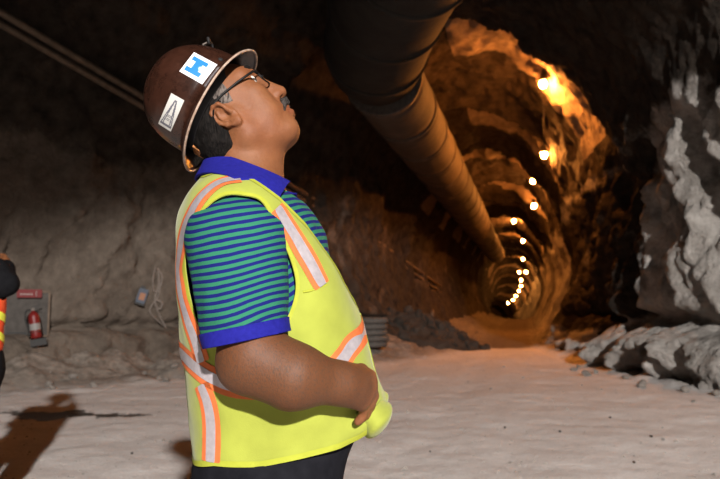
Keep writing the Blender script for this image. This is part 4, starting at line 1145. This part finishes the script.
v_, f_ = lathe([(.0001, 0), (.07, 0), (.082, .012), (.084, .05), (.084, .33), (.078, .37), (.055, .405), (.028, .42), (.028, .44), (.0001, .44)], 28); mesh_obj('cylinder', v_, f_, RED, ex)
v_, f_ = lathe([(.0850, .13), (.0855, .135), (.0855, .23), (.0850, .235)], 28, False); mesh_obj('label_band', v_, f_, new_mat('extinguisher_label', (.24, .225, .21), .5), ex)
box_obj('valve', (.05, .05, .05), DARKMETAL, ex, (0, 0, .46)); box_obj('handle', (.15, .028, .014), CABLE, ex, (.05, 0, .505), (0, -.25, 0)); box_obj('lever', (.13, .024, .010), CABLE, ex, (.045, 0, .475), (0, .1, 0))
tube_obj('hose', smooth_line([(-.025, 0, .46), (-.10, -.02, .44), (-.125, -.03, .33), (-.11, -.04, .20), (-.098, -.05, .12)], 24), .014, CABLE, ex, 8)
tube_obj('nozzle', [(-.098, -.05, .12), (-.095, -.052, .05)], [.018, .028], CABLE, ex, 10)
tube_obj('wall_bracket', [(-.06, .10, .10), (-.092, .0, .10), (-.05, -.075, .10), (.05, -.075, .10), (.092, 0, .10), (.06, .10, .10)], .008, DARKMETAL, ex, 6)
box_obj('hook_rail', (.06, .12, .30), DARKMETAL, ex, (0, .135, .2))
box_obj('foot_box', (.24, .14, .11), CABLE, ex, (.02, .02, -.07))

# ------------------------------------------------------------------ things hung on the rock behind the man
def wall_at(px, py, off): h = pick(px, py, ('wall_left', 'floor')); return np.array(h[0]) - ray(px, py)/np.linalg.norm(ray(px, py))*off
q = wall_at(142, 296, .10)
bb = empty('instrument_box', q, (0, math.radians(17), math.radians(20))); tag(bb, 'small blue grey box with orange label hung askew on rock', 'box')
BLUEG = noisy_mat('faded_blue_casing', (.06, .075, .10), (.09, .105, .135), 20, .6)
box_obj('casing', (.17, .08, .27), BLUEG, bb, bevel=.012); box_obj('orange_label', (.10, .006, .13), noisy_mat('faded_orange_label', (.28, .12, .06), (.34, .16, .09), 20, .6), bb, (.005, -.042, -.01), bevel=.002)
box_obj('cap', (.08, .06, .05), CABLE, bb, (-.03, 0, .155)); box_obj('base_plate', (.18, .09, .035), CABLE, bb, (0, 0, -.15))
HOSE = noisy_mat('muddy_hose', (.16, .13, .11), (.24, .20, .17), 20, .85)
cb_ = empty('hanging_cables', wall_at(157, 268, .05)); o0 = np.array(cb_.location); tag(cb_, 'tangle of muddy cables hanging beside the blue grey box', 'cables')
for pts, r in (([(156, 266), (153, 278), (154, 291), (160, 288), (162, 276), (157, 268)], .016), ([(158, 268), (159, 284), (155, 299), (158, 312), (166, 328)], .02), ([(161, 283), (158, 297), (152, 305), (150, 312), (157, 320), (165, 327)], .016), ([(157, 300), (162, 303), (160, 309), (155, 305)], .024)):
    tube_obj('cable', smooth_line([wall_at(a, b, .06)-o0 for a, b in pts], 30), r, HOSE, cb_, 7)

# ------------------------------------------------------------------ muck, loose stones and stores at the mouth of the drift
def rock_mesh(seed, sub=2):
    bm = bmesh.new(); bmesh.ops.create_icosphere(bm, subdivisions=sub, radius=1)
    rs = np.random.RandomState(seed); sc = rs.uniform(.65, 1.2, 3); off = rs.uniform(0, 50, 3)
    planes = [(lambda d: d/np.linalg.norm(d))(rs.normal(size=3)) for _ in range(9)]
    for v in bm.verts:
        p = np.array(v.co); 
        for n in planes:
            e = p@n - .72
            if e > 0: p = p - n*e*.85
        p = p*(1 + .12*float(perlin(*(p*1.6+off)))) * sc; v.co = Vector(p)
    me = bpy.data.meshes.new('stone'); bm.to_mesh(me); bm.free(); return me
STONE = noisy_mat('grey_stone', (.20, .175, .15), (.34, .30, .265), 5, .92, 0, .15, .6, .05, 12)
DSTONE = noisy_mat('dark_muck_stone', (.028, .023, .019), (.06, .049, .04), 5, .92, 0, .15, .6, .05, 12)
pale = [rock_mesh(k) for k in range(5)]; darkm = [rock_mesh(k+20) for k in range(6)]
for m_ in pale: m_.materials.append(STONE)
for m_ in darkm: m_.materials.append(DSTONE)
def stone(me, x, y, r, label, group, name='stone', sink=.35, z=None):
    o = bpy.data.objects.new(name, me); col.objects.link(o)
    zz_ = ground(x, y) if z is None else z
    o.location = (x, y, zz_ + r*(1-sink)*.6); o.scale = (r, r*random.uniform(.75, 1.2), r*random.uniform(.6, .95)); o.rotation_euler = (random.uniform(-.4, .4), random.uniform(-.4, .4), random.uniform(0, 6.28))
    return tag(o, label, 'stone', group)
# rubble heap at the left foot of the drift (heap, then its largest blocks)
rs = random.Random(4)
hx0, hy0 = 1.75, 20.2
Vh, Fh = [], []
NR, NAh = 16, 44
for a in range(NR+1):
    for b in range(NAh):
        t = a/NR; an = 2*math.pi*b/NAh; rx, ry = 1.9, 1.3
        xx, yy_ = hx0 + math.cos(an)*rx*t, hy0 + math.sin(an)*ry*t
        zz_ = ground(xx, yy_) + .75*(1-t*t)**1.2 + (.16*float(fbm(xx*2.2, yy_*2.2, 1.5, 4)) if t < .98 else 0) - .04
        Vh.append((xx, yy_, zz_))
for a in range(NR):
    for b in range(NAh): Fh.append((a*NAh+b, a*NAh+(b+1) % NAh, (a+1)*NAh+(b+1) % NAh, (a+1)*NAh+b))
heap_bvh = BVHTree.FromPolygons([Vector(v) for v in Vh], Fh)
for k in range(60):
    a = rs.uniform(0, 6.28); t = rs.uniform(.1, 1.0); x_, y_ = hx0 + math.cos(a)*1.9*t, hy0 - abs(math.sin(a))*1.3*t
    h = heap_bvh.ray_cast(Vector((x_, y_, 5)), Vector((0, 0, -1)))
    if h[0] is None: continue
    me = darkm[k % 6]; r = rs.uniform(.06, .18); n0 = len(Vh); R = Matrix.Rotation(rs.uniform(0, 6.28), 3, 'Z') @ Matrix.Rotation(rs.uniform(0, 6.28), 3, 'X')
    Vh += [tuple(h[0] + R @ v.co * r) for v in me.vertices]; Fh += [tuple(n0+i_ for i_ in reversed(f.vertices)) for f in me.polygons]
hp = mesh_obj('rubble_heap', Vh, [tuple(reversed(f)) for f in Fh], DSTONE, smooth=False); tag(hp, 'dark heap of muck at the left foot of the tunnel', 'rubble', kind='stuff')
# loose stones along the foot of the right wall and the left bank
ORDN = ['first', 'second', 'third', 'fourth', 'fifth', 'sixth', 'seventh', 'eighth', 'ninth', 'tenth', 'eleventh', 'twelfth', 'thirteenth', 'fourteenth']
def sorted_stones(spots, text, group):
    spots = sorted(spots, key=lambda q: -q[0]/q[1])
    for k, (x_, y_, r, dk) in enumerate(spots): stone((darkm if dk else pale)[k % 5], x_, y_, r, text % ORDN[k], group)
sp = []
for k in range(11):
    d_ = 8.6 + .52*k; x_ = float(tab(CX, d_) + tab(HR, d_)*(1-tab(PI_, d_))) - rs.uniform(.55, 1.15); sp.append((x_, d_, rs.uniform(.05, .10), False))
sorted_stones(sp, 'grey stone at the foot of the right wall, %s from the right edge', 'stones along the right wall')
sp = []
for k in range(9):
    d_ = 10.0 + .28*k; x_ = float(tab(CX, d_) - tab(HL, d_)*(1-tab(PI_, d_))) + rs.uniform(1.0, 2.2); sp.append((x_, d_, rs.uniform(.05, .09), False))
sorted_stones(sp, 'grey stone on the muck bank below the left wall, %s from its right end', 'stones along the left wall')
sp = []
for (px, py, r) in ((663, 440, .022), (651, 437, .016), (694, 402, .03), (491, 390, .03), (505, 428, .018), (634, 463, .014), (132, 454, .014), (430, 452, .012), (560, 432, .015), (610, 418, .016)):
    h = pick(px, py, ('floor',)); sp.append((h[0].x, h[0].y, r, r < .02))
sorted_stones(sp, 'small loose stone on the open dusty floor, %s from the right', 'pebbles on the floor')
# fine grit strewn on the floor: nobody could count it
bmv, bmf = [], []
for k in range(2600):
    y_ = 3.2 + 15*rs.random()**1.6; x_ = rs.uniform(-.62, .6)*y_; 
    if x_ > float(tab(CX, y_)+tab(HR, y_)*(1-tab(PI_, y_)))-.2 or x_ < float(tab(CX, y_)-tab(HL, y_)*(1-tab(PI_, y_)))+.2: continue
    if math.hypot(x_+2.28, y_-4.05) < .5: continue
    h = BV['floor'].ray_cast(Vector((x_, y_, 3)), Vector((0, 0, -1)))
    if h[0] is None: continue
    r = rs.uniform(.004, .012)*(1+.06*y_)*(1.0 if k % 30 else 2.2); z_ = h[0].z; n0 = len(bmv); a = rs.uniform(0, 6.28)
    for dx_, dy_, dz_ in ((1, 0, 0), (-.3, .9, 0), (-.7, -.6, 0), (.1, .1, .9)):
        bmv.append((x_ + r*(dx_*math.cos(a)-dy_*math.sin(a)), y_ + r*(dx_*math.sin(a)+dy_*math.cos(a)), z_ + r*dz_*.8 - .001))
    bmf += [(n0, n0+1, n0+3), (n0+1, n0+2, n0+3), (n0+2, n0, n0+3), (n0, n0+2, n0+1)]
tag(mesh_obj('grit', bmv, bmf, STONE, smooth=False), 'fine rock grit scattered over the dusty floor', 'grit', kind='stuff')
# pale hose coils stacked against the left wall, partly behind the man
PALEH = noisy_mat('pale_dusty_hose', (.07, .062, .054), (.12, .105, .092), 12, .8)
cx_, cy_ = P(370, 345, 16.4)[0], 16.4
for k in range(5):
    ring = [np.array([cx_ + .34*math.cos(a) + .02*math.sin(3*a+k), cy_ + .34*math.sin(a), 0]) for a in np.linspace(0, 2*math.pi, 40, endpoint=False)]
    e = tube_obj('hose_coil', ring, .07, PALEH, None, 10, True); e.location = (.03*math.sin(k*2), .02, max(ground(cx_, cy_-.4), ground(cx_-.3, cy_), ground(cx_, cy_)) + .07 + .136*k)
    tag(e, ['lowest', 'second lowest', 'middle', 'second highest', 'topmost'][k] + ' pale hose coil of the stack beside the muck heap', 'hose', 'stacked hose coils')
# pump skid left standing by the drift wall
pq = P(438, 334, 23.0); pz = ground(pq[0], 23.0); sk = empty('pump_skid', (pq[0], 23.0, pz), (0, 0, -.2)); tag(sk, 'dark pump skid standing by the left wall inside the tunnel', 'pump')
for s in (-1, 1): box_obj('runner', (.9, .08, .10), DARKMETAL, sk, (0, s*.22, .05))
box_obj('housing', (.42, .40, .42), DARKMETAL, sk, (-.18, 0, .31), bevel=.03)
v_, f_ = lathe([(.0001, 0), (.16, 0), (.18, .03), (.18, .34), (.15, .38), (.0001, .38)], 20); mo = mesh_obj('motor', v_, f_, DARKMETAL, sk, loc=(.05, 0, .30)); mo.rotation_euler = (0, math.pi/2, 0)
tube_obj('riser', [(-.18, 0, .5), (-.18, 0, .85), (-.18, .2, .95)], .05, PIPE, sk, 10)

# cable that feeds the lamps, slung below the roof from hanger to hanger
pts = []
for a, b in zip(anchor[:6], anchor[1:7]):
    for t in np.linspace(0, 1, 9)[:-1]: pts.append(a + (b-a)*t + np.array([0, 0, -.06 - .2*t*(1-t)*2]))
tag(tube_obj('lamp_cable', pts, .012, CABLE, None, 6), 'black power cable slung between the orange tunnel lamps', 'cable')
